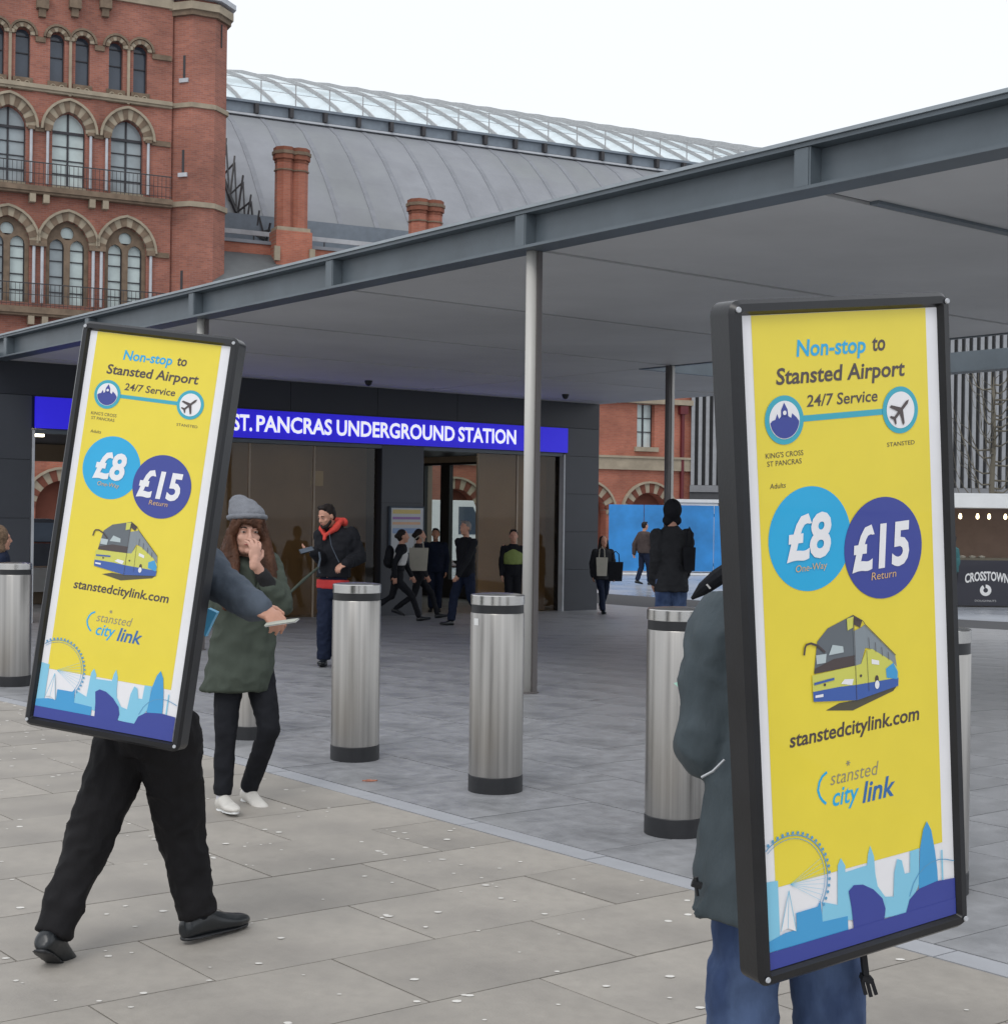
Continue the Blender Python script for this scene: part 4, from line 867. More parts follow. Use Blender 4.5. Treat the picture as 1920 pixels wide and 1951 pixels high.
def person(label, J, cloth, hair='short', hairm='hairdk', vox=.02, face=False, hands=('h', 'h'), skin='skin', hk=1., hf=None, hu=None, cat='person', group=None, bodyvox=None):
    base = Vector((J['pel'].x, J['pel'].y, gz(J['pel'].y))); t = empty('person', loc=base, label=label, cat=cat, group=group)
    h = J['h']; f, r = J['f'], J['r']; u = V3(0, 0, 1); hf = (hf or f).normalized(); hu = (hu or u); hr = hf.cross(hu).normalized(); hu = hr.cross(hf).normalized(); c = J['head']; o = tuple(base)
    B = Fl(); headvol(B, c, hf, hu, hk); B.cap(c-hf*.02-hu*.07, J['neck']-f*.005, .05*hk, .056)
    def ring(p, a, b): return (p, r*a*h, f*b*h)
    B.loft([ring(J['pel']-u*.03*h, .088, .06), ring(J['pel'], .094, .066), ring(J['waist'], .076, .054), ring(J['chest'], .088, .062), ring((J['shL']+J['shR'])/2, .085, .045), ring(J['neck'], .035, .034)])
    for n in 'LR':
        B.chain([J['sh'+n], J['elb'+n], J['wr'+n]], [.028*h, .022*h, .0155*h]); B.chain([J['hip'+n], J['knee'+n], J['ank'+n]], [.042*h, .026*h, .018*h]); B.cap(J['ank'+n], J['ank'+n]*.8+J['toe'+n]*.2-u*.02, .016*h, .012*h)
    for n, hs in zip('LR', hands):
        dd = (J['wr'+n]-J['elb'+n]).normalized(); hd = J.get('hand'+n)
        if hd: hand(B, J['wr'+n], hd[0], hd[1], hd[2] if len(hd) > 2 else 1., hd[3] if len(hd) > 3 else .5, hd[4] if len(hd) > 4 else 1, hd[5] if len(hd) > 5 else 0)
        else: hand(B, J['wr'+n], dd, -r if n == 'R' else r, 1., .45, 1 if n == 'L' else -1)
    B.build('body', M[skin], t, bodyvox or max(.009, vox*.6), 3, org=o)
    for cl in cloth:
        k = cl['k']; m = M[cl['m']]; g = cl.get('g', .014); C = Fl(); wr = cl.get('wr', .006)
        if k in ('jacket', 'coat', 'hoodie'):
            hem = cl.get('hem', .47)*h; fl = cl.get('flare', .0); top = (J['shL']+J['shR'])/2; hb = Vector((J['pel'].x, J['pel'].y, base.z+hem)); w = cl.get('w', 1.)
            R2 = lambda p, a, b: (p, r*(a*h*w+g), f*(b*h*w+g))
            hb = hb+V3(cl.get('shift', 0), 0, 0); rg = [R2(hb, .092+fl, .068+fl)]
            if hem < .5*h: rg.append(R2(hb*.4+J['pel']*.6, .096+fl*.5, .072+fl*.5))
            else: rg.append(R2(J['pel']*.5+J['waist']*.5, .093, .07))
            rg += [R2(J['waist']+u*.02*h, .088, .067), R2(J['chest'], .1, .072), R2(top-u*.005*h, .1, .056), R2(J['neck']+u*.0*h, .048, .042), R2(J['neck']+u*.012*h, .036, .036)]
            C.loft(rg)
            for n in 'LR':
                s = cl.get('sl', 1.); C.chain([J['sh'+n]-u*.012*h, J['elb'+n], J['wr'+n]], [(.036*h+g*.5)*s, (.029*h+g*.5)*s, (.021*h+g*.5)*s])
            if cl.get('hood'): C.cap(J['neck']-f*.045*h+u*.01*h-r*.03*h, J['neck']-f*.045*h+u*.01*h+r*.03*h, .04*h)
        elif k == 'trousers':
            lo = cl.get('low', .02); ll = cl.get('legr', (.056, .043, .036)); C.loft([(J['pel']-u*lo*h-u*.02*h, r*.08*h, f*.06*h), (J['pel']-u*.01*h, r*(.097*h+.006)*cl.get('w', 1), f*(.07*h+.006)*cl.get('w', 1)), (J['waist']-u*.01*h, r*(.08*h)*cl.get('w', 1), f*(.056*h)*cl.get('w', 1))])
            for n in 'LR':
                kn, an, hp = J['knee'+n], J['ank'+n], J['hip'+n]; e = an+(kn-an).normalized()*cl.get('e', .002)*h
                C.cap(hp-u*.005, kn, ll[0]*h, ll[1]*h); C.path([kn+(hp-kn)*.2, kn, kn*.6+e*.4, e], [ll[1]*h*1.03, ll[1]*h, (ll[1]*.5+ll[2]*.5)*h, ll[2]*h])
        elif k == 'top':
            C.loft([(J['waist'], r*(.08*h+g), f*(.06*h+g)), (J['chest'], r*(.092*h+g), f*(.068*h+g)), (J['neck']-u*.02*h, r*.05*h, f*.05*h)])
        elif k == 'scarf':
            for a in range(0, 360, 30): C.cap(J['neck']+u*(.018*h+.01*math.sin(R(a*2)))+(r*math.cos(R(a))*.05+f*math.sin(R(a))*.05)*h, J['neck']+u*.02*h+(r*math.cos(R(a+30))*.05+f*math.sin(R(a+30))*.05)*h, .017*h)
        elif k == 'bag':
            p = J['chest']-f*(.115*h)-u*.02*h; C.ell(p, r*.085*h, f*.055*h, u*.13*h); C.ell(p-u*.05*h-f*.02*h, r*.075*h, f*.05*h, u*.07*h)
        if k == 'shoes':
            for n in 'LR':
                C = Fl(); a, q = J['ank'+n], J['toe'+n]-u*.012; v = q-a; hz = V3(v.x, v.y, 0).normalized(); el = math.atan2(v.z, V3(v.x, v.y, 0).length)+R(20.4)
                dn = hz*math.cos(el)+u*math.sin(el); nn = -hz*math.sin(el)+u*math.cos(el); sd = dn.cross(nn); s_ = cl.get('s', 1.)*h/1.72; hb = a-dn*.06*s_-nn*.078*s_
                rg = [(hb+dn*(t_*.285*s_)+nn*(hh*s_/2+(z_*s_)), sd*(w_*s_), nn*(hh*s_/2)) for t_, w_, hh, z_ in ((0, .020, .045, .006), (.04, .031, .07, .0), (.16, .036, .088, 0), (.32, .036, .092, 0), (.45, .037, .074, 0), (.6, .043, .058, 0), (.76, .045, .047, 0), (.9, .036, .038, .002), (.97, .024, .028, .005), (1., .010, .014, .010))]
                C.loft(rg)
                sl2 = Fl(); sl2.loft([(hb+dn*(t_*.284*s_)+nn*.002, sd*(w_*.97*s_), nn*.007*s_) for t_, w_ in ((0, .014), (.04, .030), (.16, .036), (.32, .034), (.45, .034), (.6, .041), (.76, .044), (.9, .034), (.97, .022), (1., .006))])
                sl2.build('sole', M['black'] if cl['m'] == 'shoe' else M['white'], t, min(vox, .008), 1, org=o)
                sk = Fl(); kd = (J['knee'+n]-a).normalized(); sk.cap(a-kd*.01, a+kd*.09*s_, .036*s_, .036*s_); sk.build('sock', M['blackcloth' if cl['m'] == 'shoe' else 'sock'], t, min(vox, .008), 2, org=o)
                C.build('shoe', m, t, min(vox, .007), 3, org=o)
            continue
        if C.v: C.build(cl.get('name', {'jacket': 'jacket', 'coat': 'coat', 'hoodie': 'hooded_top', 'trousers': 'trousers', 'top': 'shirt', 'scarf': 'scarf', 'bag': 'backpack'}[k]), m, t, cl.get('vox', vox*.8), cl.get('sm', 4), wr=wr, wf=cl.get('wf', 9), org=o, squash=cl.get('squash', (1, 1, .5)))
    q = lambda a, b, d: c+(hr*a+hf*b+hu*d)*hk
    Hh = Fl()
    if hair == 'short': Hh.ell(q(0, -.028, .04), hr*.083*hk, hf*.092*hk, hu*.09*hk); Hh.ell(q(0, -.05, .0), hr*.08*hk, hf*.06*hk, hu*.075*hk); Hh.cap(q(-.04, .035, .105), q(.045, .035, .11), .02)
    elif hair == 'bun': Hh.ell(q(0, -.028, .04), hr*.086*hk, hf*.092*hk, hu*.09*hk); Hh.ell(q(0, -.055, -.01), hr*.08*hk, hf*.06*hk, hu*.09*hk); Hh.cap(q(0, -.1, .02), q(0, -.12, 0), .04)
    elif hair == 'hood': Hh.ell(q(0, -.03, .02), hr*.105*hk, hf*.108*hk, hu*.125*hk); Hh.cap(q(-.05, -.02, -.1), q(.05, -.02, -.1), .06)
    elif hair == 'long':
        Hh.ell(q(0, -.03, .035), hr*.088*hk, hf*.09*hk, hu*.09*hk); Hh.ell(q(0, -.06, -.06), hr*.085*hk, hf*.05*hk, hu*.12*hk)
        for s in (-1, 1): Hh.chain([q(s*.07, .0, .02), q(s*.085, .0, -.09), q(s*.1, .01, -.22)], [.03, .034, .03])
    if Hh.v and hair != 'none': Hh.build('hair' if hair != 'hood' else 'hood', M[hairm], t, min(vox, .012), 3, wr=.003, wf=30, org=o)
    if face:
        for s in (-1, 1):
            e = Fl(); e.ell(q(s*.031, .078, .006), hr*.0125, hf*.008, hu*.0042); eo = e.build('eye', M['eye'], t, .0025, 1, org=o)
            e = Fl(); e.ell(q(s*.031, .085, .0052), hr*.0062, hf*.003, hu*.0050); e.build('iris', M['iris'], eo, .0015, 0, org=o)
            e = Fl(); e.chain([q(s*.017, .0865, .0125), q(s*.031, .0895, .0135), q(s*.045, .079, .0105)], [.0022, .003, .0022]); e.build('eyelid', M[skin], t, .002, 1, org=o)
            e = Fl(); e.chain([q(s*.016, .089, .027), q(s*.032, .088, .032), q(s*.047, .076, .027)], [.0035, .0045, .003]); e.build('eyebrow', M['hairdk' if hairm == 'hairdk' else 'hairbr'], t, .0025, 1, org=o)
        e = Fl(); e.chain([q(-.023, .085, -.06), q(0, .093, -.058), q(.023, .085, -.06)], [.004, .0065, .004]); e.build('lips', M['lip'], t, .0025, 2, org=o)
    return t
def far(label, px, py, d, h, yaw, cloth, **k):
    """a pedestrian standing on the plaza at depth d"""
    kw = {a: k.pop(a) for a in ('stride', 'swing', 'lead', 'lean') if a in k}
    x = P(px, py, d); J = pose((x.x, d, gz(d)), h, yaw, **kw); J.update(k.pop('arms', None) or {})
    if k.get('hair') == 'hood':
        for n in 'LR': J['elb'+n] = J['elb'+n]*.8+J['waist']*.2; J['wr'+n] = J['wr'+n]*.7+J['pel']*.3+J['f']*.08; J['sh'+n] = J['sh'+n]*.9+J['neck']*.1-V3(0,0,.02)
    return J, person(label, J, cloth, **k)

# --- man striding with the tilted board -------------------------------------------------
def q5(x, y, d): return P(x, y, d)
J = pose((0, 0, 0), 1.72, 62)
rear = G(128, 1832); front = G(372, 1790)
J.update(pel=P(283, 1375, 5.17), waist=P(305, 1270, 5.17), chest=P(315, 1130, 5.18), neck=P(325, 1030, 5.18), head=P(338, 952, 5.2),
 hipL=P(248, 1388, 5.22), hipR=P(320, 1392, 5.13), kneeL=P(172, 1592, 5.12), ankL=P(102, 1775, 4.98), toeL=P(124, 1822, 5.07), kneeR=P(345, 1590, 5.26), ankR=P(376, 1738, 5.26), toeR=P(452, 1752, 5.42),
 shL=P(240, 1075, 5.25), shR=P(388, 1072, 5.12), elbL=P(205, 1210, 5.25), wrL=P(235, 1300, 5.28), elbR=P(418, 1112, 5.10), wrR=P(488, 1158, 4.98))
J['handR'] = (P(536, 1184, 4.93)-P(488, 1160, 4.98), V3(-.2, .55, -1), .95, .8, 1)
man1 = person('striding man in black trousers and grey jacket under the tilted board, arm stretched out', J, [dict(k='trousers', m='trouser', g=.02, wr=.010, wf=8, vox=.009, sm=5, legr=(.066, .048, .037), low=.045, e=-.008, squash=(1, 1, .3)), dict(k='jacket', m='grey_jkt', hem=.56, sl=1.18, wr=.008, wf=10), dict(k='shoes', m='shoe', s=1.12)], vox=.013, bodyvox=.006, hair='short')
# --- person carrying the near board ------------------------------------------------------
J = pose((0, 0, 0), 1.68, -4)
J.update(pel=P(1497, 1560, 3.36), waist=P(1495, 1430, 3.36), chest=P(1497, 1290, 3.36), neck=P(1500, 1120, 3.38), head=P(1505, 985, 3.42),
 hipL=P(1440, 1600, 3.37), hipR=P(1560, 1603, 3.39), kneeL=P(1414, 1900, 3.36), kneeR=P(1578, 1905, 3.40), shL=P(1396, 1192, 3.36), shR=P(1622, 1190, 3.42), elbL=P(1352, 1408, 3.38), wrL=P(1440, 1350, 3.62), elbR=P(1668, 1400, 3.45), wrR=P(1640, 1560, 3.45))
for n, x in (('L', 1414), ('R', 1582)):
    k_ = J['knee'+n]; J['ank'+n] = V3(k_.x+.01, k_.y-.02, .08); J['toe'+n] = V3(k_.x+.01, k_.y+.17, .025)
man2 = person('person in blue jeans and long petrol grey jacket behind the near board', J, [dict(k='trousers', m='denim', wr=.007, wf=8, legr=(.05, .048, .045), low=.06, w=.8), dict(k='coat', m='petrol', hem=.385, flare=.034, w=.9, g=.03, sl=1.36, wr=.011, wf=6, squash=(1, 1, .4)), dict(k='shoes', m='shoe')], vox=.014, hair='hood', hairm='petrol')
bz = man2.location
def part(parent, mb, name, m, **k):
    mb.v = [tuple(Vector(v)-parent.location) for v in mb.v]; return mb.build(name, m, parent, **k)
mb = MB().tube([P(1325, 1672, 3.28), P(1327, 1690, 3.28)], .006, 6).tube([P(1318, 1683, 3.28), P(1336, 1689, 3.28)], .009, 6).tube([P(1326, 1690, 3.28), P(1329, 1708, 3.28)], .004, 6); part(man2, mb, 'cord_toggle', M['black'])
mb = MB().tube([P(1336, 1482, 3.27), P(1358, 1470, 3.262), P(1380, 1448, 3.26)], .003, 5); part(man2, mb, 'piping', M['ledge'])
mb = MB().bar(P(1642, 1800, 3.3), P(1650, 1868, 3.3), .024, .012).bar(P(1640, 1862, 3.3), P(1660, 1868, 3.3), .03, .012)
for i in range(3): mb.bar(P(1642+i*9, 1868, 3.3), P(1649+i*10, 1900-abs(i-1)*4, 3.3), .006, .008)
sb_ = MB(); t = empty('webbing_strap', loc=P(1645, 1850, 3.3), label='dark webbing strap with a pronged buckle hanging below the near board', cat='strap'); part(t, mb, 'buckle_strap', M['charcoal'])
# --- woman in the beanie -----------------------------------------------------------------
J = pose((0, 0, 0), 1.62, 158)
J.update(pel=P(462, 1262, 7.66), waist=P(466, 1205, 7.67), chest=P(470, 1125, 7.68), neck=P(468, 1068, 7.70), head=P(471, 1014, 7.62),
 hipR=P(437, 1275, 7.66), hipL=P(492, 1272, 7.72), kneeR=P(430, 1395, 7.58), ankR=P(424, 1517, 7.55), toeR=P(447, 1545, 7.38), kneeL=P(513, 1390, 7.62), ankL=P(474, 1503, 7.78), toeL=P(499, 1538, 7.66),
 shR=P(425, 1075, 7.66), shL=P(513, 1072, 7.70), elbL=P(536, 1152, 7.56), wrL=P(484, 1072, 7.42), elbR=P(412, 1155, 7.66), wrR=P(436, 1215, 7.64))
J['handL'] = (V3(.05, .16, 1), V3(-.75, .75, .1), .95, .62, -1, .12)
wom = person('woman in grey beanie and green parka covering her nose with one hand', J, [
  dict(k='trousers', m='blackcloth', wr=.005, legr=(.052, .035, .029), low=.04), dict(k='top', m='parkal', wr=0), dict(k='shoes', m='wshoe', s=1.0),
  dict(k='coat', m='parka', hem=.375, flare=.012, w=.96, g=.022, sl=.01, wr=.011, wf=6, vox=.009, shift=-.035, squash=(1, 1, .35))], vox=.012, bodyvox=.0048, hair='none', face=True, skin='skin2', hf=V3(.34, -1, -.06), hk=.97)
o = tuple(wom.location); hf = V3(.34, -1, -.06).normalized(); hr = hf.cross(V3(0, 0, 1)).normalized(); hu = hr.cross(hf); c = J['head']
q = lambda a, b, d: c+hr*a+hf*b+hu*d
C = Fl(); u = V3(0, 0, 1)
C.chain([J['shL'], J['elbL']], [.060, .058]); C.chain([J['elbL'], J['elbL']*.55+J['wrL']*.45], [.06, .05]); C.chain([J['shR'], J['elbR'], J['wrR']], [.060, .056, .046]); C.build('parka_sleeves', M['parka'], wom, .010, 4, wr=.009, wf=10, org=o)
C = Fl(); C.chain([J['elbL']*.6+J['wrL']*.4, J['elbL']*.28+J['wrL']*.72], [.045, .036]); C.build('knit_cuff', M['parkal'], wom, .008, 3, wr=.003, wf=20, org=o)
C = Fl()
for s in (-1, 1): C.chain([J['neck']+J['r']*s*.06+J['f']*.07-u*.01, J['chest']+J['r']*s*.03+J['f']*.13], [.022, .016])
C.cap(J['neck']-J['f']*.07-u*.02-J['r']*.05, J['neck']-J['f']*.07-u*.02+J['r']*.05, .055); C.build('parka_hood', M['parka'], wom, .010, 4, wr=.004, org=o)
Hh = Fl(); Hh.ell(q(0, -.028, .025), hr*.088, hf*.092, hu*.085)
Hh.ell(q(0, -.07, -.08), hr*.085, hf*.045, hu*.12)
for s, e in ((-1, 0), (1, 0)):
    Hh.chain([q(s*.066, .035, .06), q(s*.084, .02, -.01), q(s*.096, .03, -.10), q(s*.108, .06, -.2), q(s*.118, .10, -.30), q(s*.122, .12, -.38)], [.02, .024, .036, .045, .04, .015]); Hh.chain([q(s*.07, .03, -.05), q(s*.07, .08, -.16), q(s*.085, .12, -.27), q(s*.10, .135, -.35)], [.012, .025, .03, .01])
    Hh.chain([q(s*.075, -.02, .0), q(s*.105, .0, -.12), q(s*.12, .04, -.24), q(s*.125, .07, -.33)], [.028, .036, .034, .012])
Hh.chain([q(-.055, .07, .058), q(-.01, .088, .062), q(.05, .07, .060)], [.014, .014, .014]); Hh.chain([q(.03, .088, .062), q(-.01, .09, .05), q(-.05, .074, .028), q(-.072, .045, -.02)], [.012, .013, .014, .014]); Hh.chain([q(.035, .08, .062), q(.062, .062, .035), q(.076, .035, -.005)], [.012, .013, .014])
Hh.build('hair', M['hairbr'], wom, .0055, 5, wr=.0045, wf=46, org=o, squash=(1, 1, .05))
Bn = Fl(); Bn.ell(q(0, -.025, .088), hr*.096, hf*.102, hu*.066); Bn.ell(q(.012, -.045, .108), hr*.083, hf*.085, hu*.068); Bn.ell(q(.035, -.06, .145), hr*.055, hf*.055, hu*.045); Bn.build('beanie', M['beanie'], wom, .007, 4, wr=.002, wf=25, org=o)
Bn = Fl(); 
for a in range(0, 360, 20):
    p1 = q(.094*math.cos(R(a)), -.016+.1*math.sin(R(a)), .074+.014*math.sin(R(a))); p2 = q(.094*math.cos(R(a+20)), -.016+.1*math.sin(R(a+20)), .074+.014*math.sin(R(a+20))); Bn.cap(p1, p2, .015)
Bn.build('beanie_cuff', M['beanie'], wom, .007, 2, org=o)
# --- man with the coral hood -------------------------------------------------------------
J = pose((0, 0, 0), 1.8, -150)
D = 15.8
J.update(pel=P(634, 1118, D), waist=P(636, 1085, D), chest=P(640, 1045, D), neck=P(636, 1006, D), head=P(622, 984, D-.12),
 hipR=P(622, 1124, D), hipL=P(646, 1122, D), kneeR=P(617, 1192, D-.05), kneeL=P(645, 1192, D), ankR=P(617, 1257, D), toeR=P(611, 1264, D-.2), ankL=P(646, 1257, D+.05), toeL=P(650, 1264, D-.15),
 shR=P(613, 1018, D+.02), shL=P(668, 1016, D), elbR=P(615, 1066, D-.08), wrR=P(599, 1053, D-.33), elbL=P(685, 1062, D-.02), wrL=P(660, 1075, D-.26))
J['handR'] = (V3(-.9, -.3, .25), V3(0, -.1, 1), 1.05, .5, 1); J['handL'] = (V3(-.8, -.5, -.35), V3(-.2, .3, -1), 1.05, .7, -1)
man3 = person('bearded man with coral hood and black jacket looking down at his phone', J, [dict(k='trousers', m='navy', legr=(.056, .043, .04), low=.05, wr=.007), dict(k='top', m='red', g=.012), dict(k='jacket', m='blackcloth', hem=.535, w=1.06, g=.02, sl=1.2, wr=.008), dict(k='shoes', m='shoe')], vox=.014, bodyvox=.007, face=True, hf=V3(-.62, -.7, -.35), hu=V3(-.2, -.25, .95))
o = tuple(man3.location); C = Fl(); f_, r_ = J['f'], J['r']; nk = J['neck']; u = V3(0, 0, 1)
C.chain([nk+r_*.10+f_*.01+u*.06, nk+r_*.09+f_*.09-u*.01, nk+r_*.015+f_*.15-u*.07], [.03, .034, .02]); C.chain([nk-r_*.10+f_*.01+u*.075, nk-r_*.09+f_*.09, nk-r_*.015+f_*.15-u*.07], [.032, .036, .02]); C.cap(nk-f_*.06+u*.06-r_*.08, nk-f_*.06+u*.06+r_*.08, .05); C.cap(nk+f_*.15-u*.07, nk+f_*.165-u*.12, .018)
C.build('coral_hood', M['coral'], man3, .009, 3, wr=.005, wf=14, org=o)
C = Fl(); C.loft([(J['pel']+u*.012-u*.03, r_*.195, f_*.14), (J['pel']+u*.075, r_*.19, f_*.135)]); C.build('sweater_hem', M['red'], man3, .012, 2, wr=.004, org=o)
hf = V3(-.62, -.7, -.35).normalized(); hr = hf.cross(V3(-.2, -.25, .95)).normalized(); hu = hr.cross(hf)
C = Fl(); q = lambda a, b, d: J['head']+hr*a+hf*b+hu*d
C.chain([q(-.066, .02, -.05), q(-.04, .06, -.09), q(0, .08, -.10), q(.04, .06, -.09), q(.066, .02, -.05)], [.016, .02, .02, .02, .016]); C.build('beard', M['hairdk'], man3, .006, 2, wr=.002, wf=40, org=o)
mb = MB().tube([P(627, 1015, D-.3), P(631, 1040, D-.32), P(641, 1062, D-.34), P(646, 1072, D-.36)], .004, 5); part(man3, mb, 'lanyard', M['grey_jkt'])
ph = empty('phone', loc=P(584, 1049, D-.5), label='small phone held out in the hand of the man in the coral hood', cat='phone')
MB().box(-.075, .075, -.038, .038, -.005, .005).build('case', M['black'], ph); MB().box(-.068, .068, -.034, .034, .0055, .007).build('screen', M['grey_jkt'], ph); ph.rotation_euler = (R(35), R(-15), R(20))
rd = empty('folded_stick', loc=P(585, 1100, D-.6), label='thin dark green folded stick hanging from the hand of the man in the coral hood', cat='stick')
mb = MB().tube([P(608, 1052, D-.5), P(610, 1066, D-.5), P(606, 1084, D-.52), P(609, 1092, D-.5)], .011, 6); part(rd, mb, 'handle', M['grey_jkt'])
mb = MB().tube([P(606, 1082, D-.52), P(580, 1104, D-.7), P(548, 1134, D-.9)], [.012, .016, .014], 8); part(rd, mb, 'shaft', M['parka'])
# leaflets in the outstretched hand
lf = empty('leaflet', loc=P(540, 1183, 4.9), label='pale paper leaflet held out by the striding man', cat='leaflet')
a_, b_ = P(508, 1186, 4.93), P(569, 1178, 4.93); V = [a_, b_, P(562, 1184, 4.84), P(503, 1193, 4.84)]
mb = MB().add([v for v in V]+[v-V3(0, 0, .0015) for v in V], CF); part(lf, mb, 'paper', M['paper'])
mb = MB().add([v-V3(-.003, 0, .003) for v in V]+[v-V3(-.003, 0, .004) for v in V], CF); part(lf, mb, 'paper', M['whitec'])
bg_ = empty('blue_pouch', loc=P(403, 1190, 5.3), label='light blue folded pouch showing behind the edge of the tilted board', cat='pouch')
V = [P(396, 1160, 5.3), P(413, 1168, 5.3), P(404, 1185, 5.3), P(391, 1214, 5.3), P(384, 1200, 5.3)]
mb = MB(); n = 5; mb.add(V+[v+V3(0, .05, 0) for v in V], [tuple(range(5)), tuple(range(5, 10))]+[(i, (i+1) % 5, (i+1) % 5+5, i+5) for i in range(5)]); part(bg_, mb, 'cloth', M['cyanp'])
ml = empty('mint_leaflet', loc=P(1300, 1308, 3.5), label='mint green paper corner poking out beside the sleeve of the person in jeans', cat='leaflet')
V = [P(1284, 1304, 3.5), P(1302, 1299, 3.5), P(1325, 1306, 3.52), P(1345, 1330, 3.55), P(1318, 1322, 3.5), P(1300, 1316, 3.48)]
mb = MB().add(V+[v+V3(0, .004, .002) for v in V], [tuple(range(6)), tuple(range(6, 12))]+[(i, (i+1) % 6, (i+1) % 6+6, i+6) for i in range(6)]); part(ml, mb, 'paper', M['mint'])
um = empty('folded_umbrella', loc=P(1345, 1125, 3.6), label='black folded umbrella sticking out left of the near board', cat='umbrella')
mb = MB().tube([P(1318, 1141, 3.62), P(1340, 1122, 3.6), P(1368, 1100, 3.58), P(1420, 1060, 3.58)], [.004, .017, .022, .014], 10); part(um, mb, 'canopy_folds', M['blackcloth']); mb = MB().bar(P(1346, 1114, 3.565), P(1353, 1122, 3.565), .004); part(um, mb, 'stitching', M['whitec'])

# --- pedestrians further off ---------------------------------------------------------------
T = lambda m, **k: dict(k='trousers', m=m, low=.04, wr=.006, **k)
def tote(label, p, w, hh, m, dpt=.08):
    t = empty('tote_bag', loc=p, label=label, cat='bag'); mb = MB(); V = [(-w*.42, -dpt/2, 0), (w*.42, -dpt/2, 0), (w*.42, dpt/2, 0), (-w*.42, dpt/2, 0), (-w/2, -dpt*.35, hh), (w/2, -dpt*.35, hh), (w/2, dpt*.35, hh), (-w/2, dpt*.35, hh)]
    mb.add(V, CF); mb.build('bag_body', m, t, bevel=.01); MB().tube([(-w*.25, 0, hh-.01), (-w*.2, 0, hh+.16), (0, 0, hh+.22), (w*.2, 0, hh+.16), (w*.25, 0, hh-.01)], .012, 6).build('handle', m, t); return t
Ja, _ = far('woman walking right with a black backpack over her white top, nearest the information board', 756, 1100, 26.3, 1.63, 84, [T('blackcloth', legr=(.052, .036, .03)), dict(k='top', m='whitec', g=.03), dict(k='jacket', m='blackcloth', hem=.55, g=.012, w=.95), dict(k='bag', m='blackcloth'), dict(k='shoes', m='shoe')], stride=.8, swing=.6, lean=.05, hair='bun')
Jb, _ = far('woman with dark hair walking right beside a pale tote bag', 797, 1100, 27.4, 1.66, 88, [T('blackcloth', legr=(.05, .034, .028)), dict(k='jacket', m='charcoal', hem=.52), dict(k='shoes', m='shoe')], stride=.72, swing=.4, lead=-1, hair='bun')
p = P(797, 1088, 26.9); tote('pale canvas tote bag on the shoulder of the walking woman', p, .36, .42, M['canvas'])
far('person in blue-black clothes standing inside the doorway', 829, 1100, 30.2, 1.72, 180, [T('navy'), dict(k='jacket', m='navy', hem=.48, g=.03), dict(k='shoes', m='shoe')])
far('man in dark suit walking past the station door, one hand out', 887, 1100, 25.0, 1.78, -135, [T('navy', legr=(.058, .045, .038)), dict(k='jacket', m='blackcloth', hem=.46, g=.02), dict(k='shoes', m='shoe')], stride=.5, swing=1.2, hairm='hairgr')
far('person in a yellow-green vest standing before the brown glass', 977, 1100, 27.8, 1.68, 175, [T('blackcloth'), dict(k='jacket', m='blackcloth', hem=.5, g=.006), dict(k='top', m='hivis', g=.04), dict(k='shoes', m='shoe')])
Jf, _ = far('woman in dark coat walking toward the plaza right of the station corner', 1148, 1100, 30.4, 1.6, 165, [T('navy'), dict(k='coat', m='charcoal', hem=.44, flare=.02, g=.03), dict(k='shoes', m='shoe')], stride=.5, swing=.3, hair='long')
tote('pale green shopping bag carried by the woman in dark coat', P(1146, 1098, 30.1), .24, .38, M['canvas'])
tote('black shoulder bag of the woman in dark coat', P(1172, 1108, 30.3), .32, .4, M['blackcloth'])
far('tall hooded person in long charcoal coat seen from behind', 1279, 1100, 16.3, 1.86, -15, [T('denim', w=.8, legr=(.05, .043, .036)), dict(k='coat', m='charcoal', hem=.45, flare=.02, w=.84, g=.02, sl=1.0, wr=.01), dict(k='shoes', m='shoe')], hair='hood', hairm='blackcloth', vox=.016, arms=None)
tote('dark shoulder bag at the side of the tall hooded person', P(1312, 1088, 16.2), .14, .26, M['blackcloth'], .12)
far('person in brown jacket standing before the blue hoarding', 1226, 1090, 43, 1.85, 60, [T('navy'), dict(k='jacket', m='brownj', hem=.5, g=.04, w=1.1), dict(k='shoes', m='shoe')], stride=.3, swing=-.8)
far('person in a brown fur-trimmed hood and navy coat at the left edge', -4, 1100, 14.6, 1.42, 60, [T('navy'), dict(k='coat', m='navy', hem=.45, g=.03), dict(k='shoes', m='shoe')], hair='hood', hairm='fur', vox=.015)
far('person in teal top beside the food stall', 1813, 1100, 33, 1.7, -100, [T('charcoal'), dict(k='jacket', m='teal', hem=.5, g=.02), dict(k='shoes', m='shoe')])

# ================================================================== HOARDING, STALL, VEHICLES, TREE
PH = P(1158, 1088, 50); FHo = Matrix.Translation((PH.x, 50, gz(50))) @ Matrix.Rotation(R(6), 4, 'Z')
ho = empty('blue_hoarding', FHo, label='blue plywood hoarding in front of the brick arcade', cat='fence')
for i in range(10):
    MB().box(i*1.22+.01, (i+1)*1.22-.01, -.02*(i % 2), .03, .12, 2.38).build('hoarding_panel', M['blue'], ho)
MB().box(0, 12.2, .04, .12, .3, .4).box(0, 12.2, .04, .12, 2., 2.1).build('rail', M['bark'], ho)
for i in range(0, 11, 2): MB().box(i*1.22-.3, i*1.22+.3, -.5, .3, 0, .12).build('foot_block', M['charcoal'], ho)
MB().box(0, 12.2, -.1, .0, .0, .06).build('base_board', M['white'], ho)
px0 = P(1286, 950, 53); cab = empty('site_cabin', loc=(px0.x, 53, gz(53)), label='white site cabin top showing above the blue hoarding', cat='cabin')
